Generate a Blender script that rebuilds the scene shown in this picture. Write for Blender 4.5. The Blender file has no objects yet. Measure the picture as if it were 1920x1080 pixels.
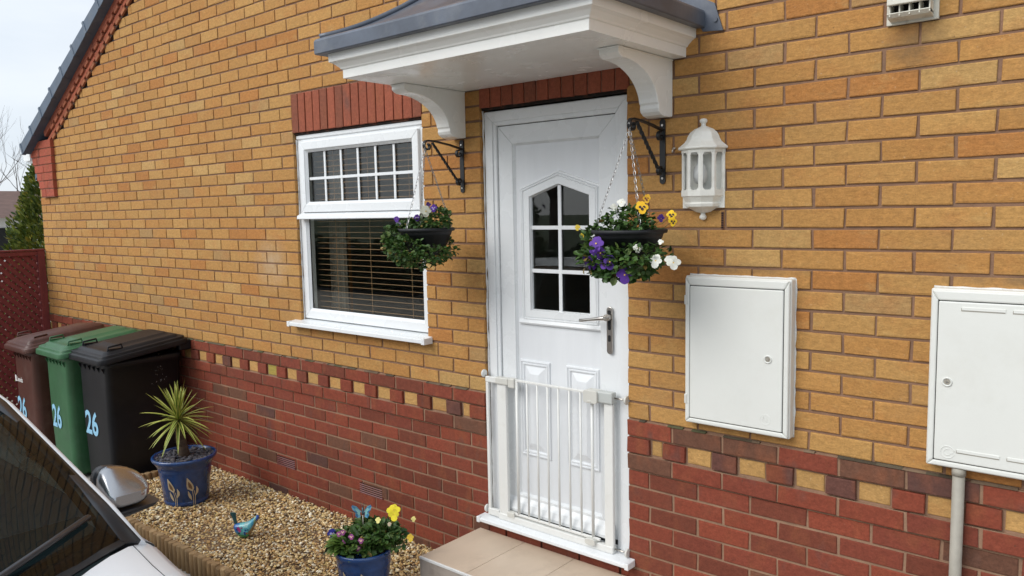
import bpy, math, random
from mathutils import Vector, Matrix
R = math.radians
random.seed(7)
S = bpy.context.scene
COL = S.collection
GZ = 1.02          # the scene is authored with z = 0 on top of the red plinth; roots are lifted by GZ at the end

# ------------------------------------------------------------------ camera
cam_d = bpy.data.cameras.new('camera'); cam = bpy.data.objects.new('camera', cam_d); COL.objects.link(cam)
yaw, pit, rol = .7027, -.0995, -.0202
fw = Vector((-math.sin(yaw)*math.cos(pit), math.cos(yaw)*math.cos(pit), math.sin(pit)))
rt = Vector((math.cos(yaw), math.sin(yaw), 0)); up = rt.cross(fw)
r2 = math.cos(rol)*rt + math.sin(rol)*up; u2 = -math.sin(rol)*rt + math.cos(rol)*up
M = Matrix((r2, u2, -fw)).transposed().to_4x4(); M.translation = Vector((2.6144, -2.8657, .9139+GZ))
cam.matrix_world = M
cam_d.sensor_width = 36; cam_d.lens = 36*1464.51/1920; cam_d.clip_start = .02; cam_d.clip_end = 500
S.camera = cam

# ------------------------------------------------------------------ world, sun, exposure
SUN_EL, SUN_AZ = R(38), R(202)       # azimuth of the sun seen from above, clockwise from +Y
W = bpy.data.worlds.new('World'); S.world = W; W.use_nodes = True
nt = W.node_tree; nt.nodes.clear()
out = nt.nodes.new('ShaderNodeOutputWorld'); bg = nt.nodes.new('ShaderNodeBackground')
sky = nt.nodes.new('ShaderNodeTexSky'); sky.sky_type = 'NISHITA'; sky.sun_disc = False
sky.sun_elevation = SUN_EL; sky.sun_rotation = SUN_AZ
tc = nt.nodes.new('ShaderNodeTexCoord'); mp = nt.nodes.new('ShaderNodeMapping'); mp.inputs['Scale'].default_value = (1, 1, 4)
no = nt.nodes.new('ShaderNodeTexNoise'); no.inputs['Scale'].default_value = 2.2; no.inputs['Detail'].default_value = 6
cr = nt.nodes.new('ShaderNodeValToRGB')
cr.color_ramp.elements[0].position = .3; cr.color_ramp.elements[0].color = (.60, .67, .76, 1)
cr.color_ramp.elements[1].position = .7; cr.color_ramp.elements[1].color = (.80, .84, .88, 1)
sc_ = nt.nodes.new('ShaderNodeVectorMath'); sc_.operation = 'SCALE'; dt = nt.nodes.new('ShaderNodeVectorMath'); dt.operation = 'DOT_PRODUCT'; dt.inputs[1].default_value = (math.sin(SUN_AZ)*math.cos(SUN_EL), math.cos(SUN_AZ)*math.cos(SUN_EL), math.sin(SUN_EL))
nt.links.new(tc.outputs['Generated'], dt.inputs[0])
gl_ = nt.nodes.new('ShaderNodeMapRange'); gl_.inputs[1].default_value = 0; gl_.inputs[2].default_value = 1; gl_.inputs[3].default_value = 7.7; gl_.inputs[4].default_value = 11.5   # cloud is brighter round the hidden sun
nt.links.new(dt.outputs['Value'], gl_.inputs[0]); nt.links.new(gl_.outputs[0], sc_.inputs['Scale'])
mx = nt.nodes.new('ShaderNodeMix'); mx.data_type = 'RGBA'; mx.inputs[0].default_value = .88
nt.links.new(tc.outputs['Generated'], mp.inputs[0]); nt.links.new(mp.outputs[0], no.inputs['Vector'])
nt.links.new(no.outputs['Fac'], cr.inputs[0]); nt.links.new(cr.outputs[0], sc_.inputs[0])
nt.links.new(sky.outputs[0], mx.inputs[6]); nt.links.new(sc_.outputs[0], mx.inputs[7])
nt.links.new(mx.outputs[2], bg.inputs[0]); bg.inputs[1].default_value = .1
nt.links.new(bg.outputs[0], out.inputs[0])
sd = bpy.data.lights.new('sun', 'SUN'); sd.energy = 1.5; sd.angle = R(40); sd.color = (1, .97, .92)
sun = bpy.data.objects.new('sun', sd); COL.objects.link(sun)
sv = Vector((math.sin(SUN_AZ)*math.cos(SUN_EL), math.cos(SUN_AZ)*math.cos(SUN_EL), math.sin(SUN_EL)))
sun.rotation_euler = sv.to_track_quat('Z', 'Y').to_euler(); sun.location = (0, -6, 8)
S.view_settings.view_transform = 'Standard'; S.view_settings.look = 'None'
S.view_settings.exposure = .58; S.view_settings.gamma = 1
S.cycles.use_denoising = True
S.cycles.max_bounces = 8; S.cycles.transparent_max_bounces = 24

# ------------------------------------------------------------------ helpers
def tag(o, label=None, cat=None, group=None, kind=None):
    if label: o['label'] = label
    if cat: o['category'] = cat
    if group: o['group'] = group
    if kind: o['kind'] = kind
    return o
def thing(name, loc, label, cat, group=None, rz=0):
    o = bpy.data.objects.new(name, None); COL.objects.link(o); o.empty_display_size = .05
    o.location = loc; o.rotation_euler = (0, 0, rz)
    return tag(o, label, cat, group)
def part_empty(name, parent, loc=(0, 0, 0)):
    o = bpy.data.objects.new(name, None); COL.objects.link(o); o.empty_display_size = .05
    o.parent = parent; o.location = loc
    return o
def copy_tree(o, parent=None):
    c = o.copy(); COL.objects.link(c); c.parent = parent
    for ch in list(o.children):
        copy_tree(ch, c)
    return c
def root_loc(p):
    v = Vector((0, 0, 0))
    while p is not None:
        v += p.location; p = p.parent
    return v

class MB:
    def __init__(s): s.v = []; s.f = []; s.c = []; s.sm = []; s.cur = (1, 1, 1)
    def face(s, idx, sm=False): s.f.append(tuple(idx)); s.c.append(s.cur); s.sm.append(sm)
    def add(s, vs, fs, sm=False):
        b = len(s.v); s.v.extend([tuple(q) for q in vs])
        for f in fs: s.face([b+i for i in f], sm)
        return s
    def quad(s, a, b, c, d): return s.add([a, b, c, d], [(0, 1, 2, 3)])
    def box(s, x0, x1, y0, y1, z0, z1):
        x0, x1 = min(x0, x1), max(x0, x1); y0, y1 = min(y0, y1), max(y0, y1); z0, z1 = min(z0, z1), max(z0, z1)
        return s.add([(x0,y0,z0),(x1,y0,z0),(x1,y1,z0),(x0,y1,z0),(x0,y0,z1),(x1,y0,z1),(x1,y1,z1),(x0,y1,z1)],
                     [(0,3,2,1),(4,5,6,7),(0,1,5,4),(1,2,6,5),(2,3,7,6),(3,0,4,7)])
    def prism(s, poly, axis, a, b, sm=False):
        # poly: 2D points; axis 'x': (y,z), 'y': (x,z), 'z': (x,y)
        n = len(poly)
        if sum(poly[i][0]*poly[(i+1) % n][1]-poly[(i+1) % n][0]*poly[i][1] for i in range(n)) < 0: poly = poly[::-1]
        def P(q, t): return (t, q[0], q[1]) if axis == 'x' else ((q[0], t, q[1]) if axis == 'y' else (q[0], q[1], t))
        if a > b: a, b = b, a
        if axis == 'y': a, b = b, a
        vs = [P(q, a) for q in poly]+[P(q, b) for q in poly]
        fs = [tuple(range(n))[::-1], tuple(range(n, 2*n))]
        b0 = len(s.v); s.v.extend(vs)
        for f in fs: s.face([b0+i for i in f])
        for i in range(n): s.face([b0+i, b0+(i+1) % n, b0+n+(i+1) % n, b0+n+i], sm)
        return s
    def rings(s, rs, cap=True, closed=True, sm=True):
        n = len(rs[0]); b = len(s.v)
        for r in rs: s.v.extend([tuple(q) for q in r])
        m = n if closed else n-1
        for k in range(len(rs)-1):
            for i in range(m):
                s.face([b+k*n+i, b+k*n+(i+1) % n, b+(k+1)*n+(i+1) % n, b+(k+1)*n+i], sm)
        if cap:
            s.face([b+i for i in range(n)][::-1]); s.face([b+(len(rs)-1)*n+i for i in range(n)])
        return s
    def lathe(s, prof, c=(0, 0, 0), n=32, cap=True, sm=True, a0=0):
        return s.rings([[(c[0]+r*math.cos(a0+2*math.pi*i/n), c[1]+r*math.sin(a0+2*math.pi*i/n), c[2]+z) for i in range(n)] for r, z in prof], cap, True, sm)
    def tube(s, pts, r, n=8, cap=True, sq=None, twist=0):
        pts = [Vector(p) for p in pts]; rs = []
        rr = r if isinstance(r, (list, tuple)) else [r]*len(pts)
        pn = None
        for i, p in enumerate(pts):
            t = (pts[min(i+1, len(pts)-1)]-pts[max(i-1, 0)]).normalized()
            if pn is None:
                u = t.cross(Vector((0, 0, 1)))
                if u.length < .1: u = t.cross(Vector((1, 0, 0)))
            else: u = pn-t*pn.dot(t)
            u.normalize(); pn = u; w = t.cross(u); ring = []
            for k in range(n):
                a = 2*math.pi*k/n + (math.pi/4 if n == 4 else 0)+twist*i
                ca, sa = math.cos(a), math.sin(a)
                if sq: ca *= sq[0]; sa *= sq[1]
                ring.append(p+(u*ca+w*sa)*rr[i])
            rs.append(ring)
        return s.rings(rs, cap, True, n > 4)
    def cyl(s, a, b, r, n=16): return s.tube([a, b], r, n)
    def leaf(s, p, d, nrm, L, Wd, fold=.15, droop=0):
        d = Vector(d).normalized(); nrm = Vector(nrm); side = d.cross(nrm)
        if side.length < 1e-3: side = d.cross(Vector((.3, .5, .8)))
        side.normalize(); nrm = side.cross(d).normalized(); p = Vector(p)
        vs = [p, p+d*L*.35+side*Wd*.5+nrm*fold*Wd, p+d*L*.75+side*Wd*.42+nrm*(fold*Wd-droop*L*.4), p+d*L-nrm*droop*L,
              p+d*L*.75-side*Wd*.42+nrm*(fold*Wd-droop*L*.4), p+d*L*.35-side*Wd*.5+nrm*fold*Wd, p+d*L*.5-nrm*droop*L*.2]
        return s.add(vs, [(0, 1, 6), (1, 2, 6), (2, 3, 6), (3, 4, 6), (4, 5, 6), (5, 0, 6)])
    def build(s, name, mat, parent=None, bevel=0, world=True, seg=2, smooth_all=False):
        me = bpy.data.meshes.new(name); me.from_pydata(s.v, [], s.f)
        mats = mat if isinstance(mat, (list, tuple)) else [mat]
        for m in mats: me.materials.append(m)
        me.polygons.foreach_set('use_smooth', [bool(x) or smooth_all for x in s.sm])
        if any(c != (1, 1, 1) for c in s.c):
            ca = me.color_attributes.new('col', 'FLOAT_COLOR', 'CORNER'); buf = []
            for f, c in zip(s.f, s.c): buf.extend((c[0], c[1], c[2], 1.0)*len(f))
            ca.data.foreach_set('color', buf)
        me.update()
        o = bpy.data.objects.new(name, me); COL.objects.link(o)
        if parent is not None:
            o.parent = parent
            if world: o.location = -root_loc(parent)
        if bevel:
            b = o.modifiers.new('bevel', 'BEVEL'); b.width = bevel; b.segments = seg; b.limit_method = 'ANGLE'; b.angle_limit = R(40)
            b.harden_normals = False
        return o

def lerp(a, b, t): return tuple(a[i]*(1-t)+b[i]*t for i in range(len(a)))
def jit(c, a): 
    k = 1+random.uniform(-a, a); return tuple(max(0, x*k) for x in c)
def rrect(cx, cy, w, d, r, n=4):
    pts = []
    for (sx, sy, a0) in ((1, -1, -90), (1, 1, 0), (-1, 1, 90), (-1, -1, 180)):
        for k in range(n+1):
            a = R(a0+90*k/n); pts.append((cx+sx*(w/2-r)+r*math.cos(a), cy+sy*(d/2-r)+r*math.sin(a)))
    return pts
def text_mb(mb, body, size, place, bold=0, xs=1.0, depth=0):
    cu = bpy.data.curves.new('t', 'FONT'); cu.body = body; cu.size = size; cu.offset = bold; cu.resolution_u = 4; cu.extrude = depth
    o = bpy.data.objects.new('t', cu); COL.objects.link(o)
    dg = bpy.context.evaluated_depsgraph_get(); me = bpy.data.meshes.new_from_object(o.evaluated_get(dg))
    mb.add([place(v.co.x*xs, v.co.y, v.co.z) for v in me.vertices], [tuple(p.vertices) for p in me.polygons])
    bpy.data.objects.remove(o); bpy.data.curves.remove(cu); bpy.data.meshes.remove(me)

# ------------------------------------------------------------------ materials
def mat(name, base=(.5, .5, .5), rough=.5, metal=0, var=0, vs=8, bump=0, bs=40, bd=.002, vc=False, stretch=(1, 1, 1), dirt=None, ds=3, coat=0, spec=.5, rv=0):
    m = bpy.data.materials.new(name); m.use_nodes = True; t = m.node_tree; p = t.nodes['Principled BSDF']
    p.inputs['Roughness'].default_value = rough; p.inputs['Metallic'].default_value = metal
    p.inputs['Coat Weight'].default_value = coat; p.inputs['Specular IOR Level'].default_value = spec
    tcn = t.nodes.new('ShaderNodeTexCoord'); mpn = t.nodes.new('ShaderNodeMapping'); mpn.inputs['Scale'].default_value = stretch
    t.links.new(tcn.outputs['Object'], mpn.inputs[0])
    if vc:
        a = t.nodes.new('ShaderNodeVertexColor'); a.layer_name = 'col'; src = a.outputs[0]
    else:
        a = t.nodes.new('ShaderNodeRGB'); a.outputs[0].default_value = (*base, 1); src = a.outputs[0]
    if var:
        n = t.nodes.new('ShaderNodeTexNoise'); n.inputs['Scale'].default_value = vs; n.inputs['Detail'].default_value = 6; n.inputs['Roughness'].default_value = .65
        t.links.new(mpn.outputs[0], n.inputs['Vector'])
        mr = t.nodes.new('ShaderNodeMapRange'); mr.inputs[1].default_value = .3; mr.inputs[2].default_value = .7
        mr.inputs[3].default_value = 1-var; mr.inputs[4].default_value = 1+var; t.links.new(n.outputs['Fac'], mr.inputs[0])
        ml = t.nodes.new('ShaderNodeVectorMath'); ml.operation = 'SCALE'; t.links.new(src, ml.inputs[0]); t.links.new(mr.outputs[0], ml.inputs['Scale'])
        src = ml.outputs[0]
    if dirt:
        n = t.nodes.new('ShaderNodeTexNoise'); n.inputs['Scale'].default_value = ds; n.inputs['Detail'].default_value = 8; n.inputs['Roughness'].default_value = .7
        t.links.new(tcn.outputs['Object'], n.inputs['Vector'])
        mr = t.nodes.new('ShaderNodeMapRange'); mr.inputs[1].default_value = .52; mr.inputs[2].default_value = .75; mr.inputs[3].default_value = 0; mr.inputs[4].default_value = dirt[3]
        t.links.new(n.outputs['Fac'], mr.inputs[0])
        mi = t.nodes.new('ShaderNodeMix'); mi.data_type = 'RGBA'; t.links.new(mr.outputs[0], mi.inputs[0]); t.links.new(src, mi.inputs[6]); mi.inputs[7].default_value = (*dirt[:3], 1)
        src = mi.outputs[2]
    t.links.new(src, p.inputs['Base Color'])
    if rv:
        n = t.nodes.new('ShaderNodeTexNoise'); n.inputs['Scale'].default_value = 6; n.inputs['Detail'].default_value = 5
        t.links.new(tcn.outputs['Object'], n.inputs['Vector'])
        mr = t.nodes.new('ShaderNodeMapRange'); mr.inputs[1].default_value = .3; mr.inputs[2].default_value = .7; mr.inputs[3].default_value = rough-rv; mr.inputs[4].default_value = rough+rv
        t.links.new(n.outputs['Fac'], mr.inputs[0]); t.links.new(mr.outputs[0], p.inputs['Roughness'])
    if bump:
        n = t.nodes.new('ShaderNodeTexNoise'); n.inputs['Scale'].default_value = bs; n.inputs['Detail'].default_value = 5; n.inputs['Roughness'].default_value = .6
        t.links.new(mpn.outputs[0], n.inputs['Vector'])
        b = t.nodes.new('ShaderNodeBump'); b.inputs['Strength'].default_value = bump; b.inputs['Distance'].default_value = bd
        t.links.new(n.outputs['Fac'], b.inputs['Height']); t.links.new(b.outputs[0], p.inputs['Normal'])
    return m
def glass(name, tint=(.9, .93, .92), ior=1.5, rough=0):
    m = bpy.data.materials.new(name); m.use_nodes = True; t = m.node_tree; t.nodes.clear()
    o = t.nodes.new('ShaderNodeOutputMaterial'); tr = t.nodes.new('ShaderNodeBsdfTransparent'); tr.inputs[0].default_value = (*tint, 1)
    g = t.nodes.new('ShaderNodeBsdfGlossy'); g.inputs['Roughness'].default_value = rough; lw = t.nodes.new('ShaderNodeLayerWeight'); lw.inputs[0].default_value = .5   # facing: the same from both sides of the sheet
    pw = t.nodes.new('ShaderNodeMath'); pw.operation = 'POWER'; pw.inputs[1].default_value = 5; t.links.new(lw.outputs['Facing'], pw.inputs[0])
    f = t.nodes.new('ShaderNodeMapRange'); f.inputs[3].default_value = ((ior-1)/(ior+1))**2; f.inputs[4].default_value = 1; t.links.new(pw.outputs[0], f.inputs[0])
    x = t.nodes.new('ShaderNodeMixShader'); t.links.new(f.outputs[0], x.inputs[0]); t.links.new(tr.outputs[0], x.inputs[1]); t.links.new(g.outputs[0], x.inputs[2])
    t.links.new(x.outputs[0], o.inputs[0]); return m

def brick_mat(name, streak, dirtc, grit=1, stains=(), blotch=False):
    m = bpy.data.materials.new(name); m.use_nodes = True; t = m.node_tree; p = t.nodes['Principled BSDF']
    p.inputs['Roughness'].default_value = .88; p.inputs['Specular IOR Level'].default_value = .3
    L = t.links.new; N = t.nodes.new
    tcn = N('ShaderNodeTexCoord'); a = N('ShaderNodeVertexColor'); a.layer_name = 'col'
    def noise(sc, st, det=6, ro=.65):
        mpn = N('ShaderNodeMapping'); mpn.inputs['Scale'].default_value = st; L(tcn.outputs['Object'], mpn.inputs[0])
        n = N('ShaderNodeTexNoise'); n.inputs['Scale'].default_value = sc; n.inputs['Detail'].default_value = det; n.inputs['Roughness'].default_value = ro
        L(mpn.outputs[0], n.inputs['Vector']); return n.outputs['Fac']
    def mr(f, a0, a1, b0, b1):
        q = N('ShaderNodeMapRange'); q.inputs[1].default_value = a0; q.inputs[2].default_value = a1; q.inputs[3].default_value = b0; q.inputs[4].default_value = b1
        L(f, q.inputs[0]); return q.outputs[0]
    def scale(c, f):
        q = N('ShaderNodeVectorMath'); q.operation = 'SCALE'; L(c, q.inputs[0]); L(f, q.inputs['Scale']); return q.outputs[0]
    def mix(f, c, col):
        q = N('ShaderNodeMix'); q.data_type = 'RGBA'; L(f, q.inputs[0]); L(c, q.inputs[6]); q.inputs[7].default_value = (*col, 1); return q.outputs[2]
    c = a.outputs[0]
    if not blotch:
        c = mix(mr(noise(6, (1, 1, 1.6), 5, .6), .5, .72, 0, .5), c, (.40, .165, .050))      # orange cast
        c = mix(mr(noise(9, (1, 1, 2), 5, .6), .56, .76, 0, .45), c, (.50, .33, .13))       # sandy cast
    if blotch:
        c = mix(mr(noise(11, (1, 1, .5), 3, .5), .52, .68, 0, .38), c, (.27, .088, .038))     # orange kiln flashes
        c = mix(mr(noise(8, (1.3, 1, .6), 3, .5), .60, .74, 0, .6), c, (.105, .062, .052))     # purple-grey kiln bands
    c = scale(c, mr(noise(34, streak), .3, .7, .87, 1.13))                       # drag texture along the brick
    c = scale(c, mr(noise(48, (1, 1, 1.4), 5, .7), .3, .7, .86, 1.13))                      # mottling
    c = scale(c, mr(noise(140, (1, 1, 1), 4), .3, .7, .86, 1.14))               # grain
    c = mix(mr(noise(90, (1, 1, 1), 3, .5), .66, .76, 0, .4*grit), c, (.60, .48, .32))   # pale grit specks
    c = mix(mr(noise(70, (1, 1, 1), 3, .5), .68, .76, 0, .6), c, (.07, .045, .03))   # dark pits
    c = mix(mr(noise(1.6, (1, 1, 1.4), 8, .7), .55, .8, 0, .45), c, dirtc)       # weathering
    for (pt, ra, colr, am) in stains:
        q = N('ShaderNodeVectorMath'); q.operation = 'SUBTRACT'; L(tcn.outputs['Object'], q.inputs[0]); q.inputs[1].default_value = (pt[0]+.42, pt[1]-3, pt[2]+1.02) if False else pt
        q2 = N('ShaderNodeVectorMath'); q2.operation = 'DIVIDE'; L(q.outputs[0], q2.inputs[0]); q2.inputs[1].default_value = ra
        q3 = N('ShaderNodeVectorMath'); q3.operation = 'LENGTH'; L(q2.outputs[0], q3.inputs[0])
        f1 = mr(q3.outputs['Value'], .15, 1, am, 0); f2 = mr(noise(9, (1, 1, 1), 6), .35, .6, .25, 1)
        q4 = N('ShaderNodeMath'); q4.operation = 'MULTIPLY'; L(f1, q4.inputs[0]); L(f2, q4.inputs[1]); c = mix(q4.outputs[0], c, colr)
    L(c, p.inputs['Base Color'])
    b1 = N('ShaderNodeBump'); b1.inputs['Strength'].default_value = .7; b1.inputs['Distance'].default_value = .004; L(noise(40, streak, 6, .6), b1.inputs['Height'])
    b2 = N('ShaderNodeBump'); b2.inputs['Strength'].default_value = .5; b2.inputs['Distance'].default_value = .0012; L(noise(260, (1, 1, 1), 3), b2.inputs['Height'])
    L(b1.outputs[0], b2.inputs['Normal']); L(b2.outputs[0], p.inputs['Normal'])
    return m

M_ = dict(
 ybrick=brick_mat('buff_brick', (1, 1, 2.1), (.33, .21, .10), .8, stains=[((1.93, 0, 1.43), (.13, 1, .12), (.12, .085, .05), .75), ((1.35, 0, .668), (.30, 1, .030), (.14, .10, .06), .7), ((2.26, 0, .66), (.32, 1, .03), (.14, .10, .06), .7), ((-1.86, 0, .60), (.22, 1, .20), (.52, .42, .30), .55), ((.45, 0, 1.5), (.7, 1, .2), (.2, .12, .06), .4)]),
 rbrick=brick_mat('red_brick', (1.3, 1, 1.3), (.14, .075, .048), .15, blotch=True),
 mortar=mat('mortar', vc=True, rough=.95, var=.18, vs=14, bump=.8, bs=90, bd=.003, dirt=(.16, .12, .08, .5), ds=4),
 pvc=mat('white_pvc', (.77, .79, .80), .28, var=.015, vs=3, dirt=(.66, .66, .64, .06), ds=5, rv=.04),
 pvcgrain=mat('white_pvc_door', (.75, .77, .79), .33, var=.03, vs=4, bump=.10, bs=60, bd=.0006, stretch=(5, 1, .6), dirt=(.66, .67, .66, .06), ds=4),
 grp=mat('white_grp', (.84, .835, .80), .25, var=.03, vs=2.5, dirt=(.56, .54, .48, .35), ds=3, rv=.07),
 lead=mat('grey_grp', (.085, .100, .130), .38, var=.3, vs=5, bump=.3, bs=9, bd=.004, dirt=(.24, .24, .24, .5), ds=4, rv=.1),
 tile=mat('verge_blue', (.07, .10, .145), .5, var=.15, vs=9, bump=.2, bs=60, bd=.001, dirt=(.16, .17, .18, .5), ds=6),
 dark=mat('dark_void', (.012, .012, .012), .9),
 room=mat('room', (.30, .26, .22), .9, var=.2, vs=3),
 seal=mat('sealant', (.72, .72, .70), .6, bump=.8, bs=60, bd=.003, dirt=(.3, .27, .22, .5), ds=20),
 rubber=mat('gasket', (.02, .02, .022), .6),
 glass=glass('window_glass', ior=1.56), cglass=glass('car_glass', (.27, .34, .35), 1.42), lglass=glass('lamp_glass', (.93, .94, .94), 1.45, .05),
 chrome=mat('brushed_metal', (.55, .52, .48), .3, 1, var=.1, vs=20),
 iron=mat('black_iron', (.008, .008, .009), .5, 0, bump=.3, bs=70, bd=.001),
 chain=mat('chain_metal', (.42, .42, .42), .35, 1),
 gate=mat('gate_white', (.76, .76, .73), .35, var=.03, vs=6, dirt=(.5, .48, .42, .3), ds=12),
 gatep=mat('gate_plastic', (.62, .61, .56), .45, var=.05, vs=9),
 box=mat('meter_box', (.72, .725, .685), .42, var=.02, vs=5, bump=.35, bs=160, bd=.0006, dirt=(.52, .50, .42, .22), ds=3),
 pipe=mat('pipe_grey', (.34, .315, .265), .6, var=.15, vs=12, bump=.2, bs=50, dirt=(.2, .18, .14, .5), ds=9),
 flue=mat('flue_cream', (.62, .60, .52), .5, var=.08, vs=10, dirt=(.18, .15, .11, .7), ds=14),
 lamp=mat('lamp_cream', (.80, .79, .73), .4, var=.05, vs=10, dirt=(.45, .42, .34, .4), ds=15),
 bulb=mat('bulb', (.75, .75, .74), .3),
 pot=mat('pot_black', (.007, .008, .011), .6, bump=.2, bs=60, bd=.001),
 leaf=mat('leaf', vc=True, rough=.5, var=.2, vs=60, spec=.4),
 petal=mat('petal', vc=True, rough=.65, var=.12, vs=90),
 blue=mat('blue_glaze', (.013, .052, .175), .26, var=.45, vs=14, bump=.4, bs=18, bd=.003, coat=.5, dirt=(.012, .022, .06, .5), ds=14),
 gold=mat('tan_motif', vc=True, rough=.45, var=.15, vs=40),
 slate=mat('slate', vc=True, rough=.7, var=.2, vs=30),
 stem=mat('stem', (.085, .055, .035), .9, var=.4, vs=30, bump=1, bs=30, bd=.006, stretch=(1, 1, 3)),
 gravel=mat('gravel', vc=True, rough=.75, var=.22, vs=70, bump=.3, bs=150, bd=.001),
 soil=mat('gravel_bed', (.16, .10, .055), .95, var=.4, vs=60, bump=1, bs=80, bd=.006),
 log=mat('log', vc=True, rough=.9, var=.35, vs=18, bump=.9, bs=34, bd=.004, stretch=(2, 2, .4)),
 concrete=mat('drive', (.36, .335, .30), .9, var=.2, vs=6, bump=.6, bs=120, bd=.002, dirt=(.12, .11, .09, .5), ds=2.5),
 stile=mat('beige_tile', (.60, .48, .365), .42, var=.07, vs=7, bump=.12, bs=25, bd=.001, stretch=(1, .35, 1), dirt=(.36, .27, .20, .5), ds=4, rv=.1),
 grout=mat('grout', (.33, .28, .22), .9, var=.2, vs=30),
 trim=mat('trim_metal', (.80, .80, .78), .35, .0, var=.08, vs=20),
 bblack=mat('bin_black', (.006, .0065, .009), .46, var=.25, vs=6, bump=.25, bs=110, bd=.001, dirt=(.022, .022, .024, .5), ds=4, spec=.35),
 bgreen=mat('bin_green', (.032, .115, .048), .45, var=.15, vs=6, bump=.25, bs=110, bd=.001, dirt=(.10, .17, .11, .4), ds=4),
 bbrown=mat('bin_brown', (.070, .022, .014), .45, var=.15, vs=6, bump=.25, bs=110, bd=.001, dirt=(.16, .10, .08, .5), ds=4),
 num=mat('number_blue', (.27, .54, .74), .5, var=.08, vs=20), white=mat('print_white', (.75, .75, .73), .5),
 fence=mat('fence_red', (.17, .027, .024), .7, var=.2, vs=8, bump=.6, bs=30, bd=.002, stretch=(3, 3, .5)),
 paint=mat('car_white', (.80, .83, .86), .35, coat=.5, var=.01, vs=2), silver=mat('mirror_silver', (.40, .41, .43), .24, .95, coat=.5),
 trimb=mat('car_trim', (.025, .027, .032), .35, bump=.15, bs=200, bd=.0005), tyre=mat('tyre', (.012, .012, .012), .8), seat=mat('seat', (.06, .075, .08), .85),
 vc=mat('painted', vc=True, rough=.28, coat=.5, var=.15, vs=50), bark=mat('bark', (.075, .06, .048), .9, var=.3, vs=10),
 blind=mat('blind_wood', (.46, .25, .12), .5), tblind=mat('blind_tape', (.3, .24, .18), .8), curtain=mat('curtain', (.20, .18, .15), .9, var=.1, vs=4),
 roof=mat('far_roof', (.13, .075, .06), .9, var=.25, vs=4), render_=mat('render_wall', (.6, .6, .58), .9, var=.08, vs=1),
 hedge=mat('hedge', vc=True, rough=.8), grass=mat('grass', (.05, .075, .025), .95, var=.35, vs=3),
)
def C_yellow():
    k = random.random()
    a = lerp((.415, .204, .060), (.45, .250, .082), random.random())
    if k < .05: a = (.46, .275, .10)
    elif k < .13: a = (.40, .175, .050)
    elif k < .155: a = (.38, .225, .09)
    return jit(a, .06)
def C_red():
    k = random.random()
    if k < .72: a = lerp((.240, .055, .029), (.185, .046, .028), random.random())
    elif k < .90: a = (.165, .045, .026)
    elif k < .97: a = (.140, .062, .038)
    else: a = (.105, .048, .038)
    return jit(a, .09)

# ------------------------------------------------------------------ setting: ground
g = MB(); g.quad((-200, -200, -1.035), (200, -200, -1.035), (200, 200, -1.035), (-200, 200, -1.035))
tag(g.build('ground', M_['grass']), kind='structure')
g = MB(); g.quad((-7, -9, -1.02), (8, -9, -1.02), (8, .1, -1.02), (-7, .1, -1.02))
tag(g.build('driveway', M_['concrete']), kind='structure')
g = MB(); g.quad((-24, .1, -1.02), (-5.74, .1, -1.02), (-5.74, 9, -1.02), (-24, 9, -1.02)); g.quad((-24, -9, -1.02), (-7, -9, -1.02), (-7, .1, -1.02), (-24, .1, -1.02))
tag(g.build('patio', mat('paving', (.50, .46, .40), .9, var=.2, vs=3, bump=.4, bs=60)), kind='structure')
g = MB(); g.quad((-60, -16, -1.028), (60, -16, -1.028), (60, -9.0, -1.028), (-60, -9.0, -1.028))
tag(g.build('road', mat('asphalt', (.05, .05, .052), .9, var=.2, vs=4, bump=.5, bs=80)), kind='structure')

# ------------------------------------------------------------------ the house
house = thing('brick_house', (-.42, 3, -1.02), 'buff brick house gable with red brick plinth, white door, window and grey canopy', 'house')
XL, XR = -5.735, 4.9
AX = (XL+XR)/2; RS = .538                     # apex, rake slope
def rake(x): return 1.638 + RS*((x+5.308) if x < AX else (2*AX-x+5.308))
DX0, DX1, DZ = 0.0, .838, 1.405               # door opening
WX0, WX1, WZ0, WZ1 = -1.558, -.408, .215, 1.405
def cut(a, b, z):
    """intervals of [a,b] left after the openings at height z"""
    iv = [(a, b)]
    ops = []
    if z < DZ-.01: ops.append((DX0, DX1))
    if WZ0 < z < WZ1: ops.append((WX0, WX1))
    if DZ-.01 <= z < 1.65: ops.append((DX0, .852))
    if WZ1-.01 <= z < 1.65: ops.append((-1.562, -.404))
    for o0, o1 in ops:
        n = []
        for s0, s1 in iv:
            if o1 <= s0 or o0 >= s1: n.append((s0, s1)); continue
            if s0 < o0: n.append((s0, o0))
            if s1 > o1: n.append((o1, s1))
        iv = n
    return iv
def brick(mb, x0, x1, z0, z1, y, col, d=.1, j=.0019):
    mb.cur = col; c = .0019
    q = lambda: random.uniform(-j, j)
    yo = y+random.uniform(-.0012, .0012)
    tl = [(x0+q(), z0+q()), (x1+q(), z0+q()), (x1+q(), z1+q()), (x0+q(), z1+q())]
    e = [c+random.random()*.0016+(random.uniform(.002, .007) if random.random() < .09 else 0) for _ in range(4)]   # worn or chipped arrises
    ins = [(x0+e[0], z0+e[0]), (x1-e[1], z0+e[1]), (x1-e[2], z1-e[2]), (x0+e[3], z1-e[3])]
    vs = [(a, yo, b) for a, b in ins]+[(a, yo+c, b) for a, b in tl]+[(a, yo+d, b) for a, b in tl]
    fs = [(0, 1, 2, 3)]+[(4+i, 4+(i+1) % 4, (i+1) % 4, i) for i in range(4)]+[(8+i, 8+(i+1) % 4, 4+(i+1) % 4, 4+i) for i in range(4)]
    mb.add(vs, fs)
yb, rb, mo = MB(), MB(), MB()
MORY, MORR = (.235, .135, .085), (.29, .172, .108)
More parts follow.
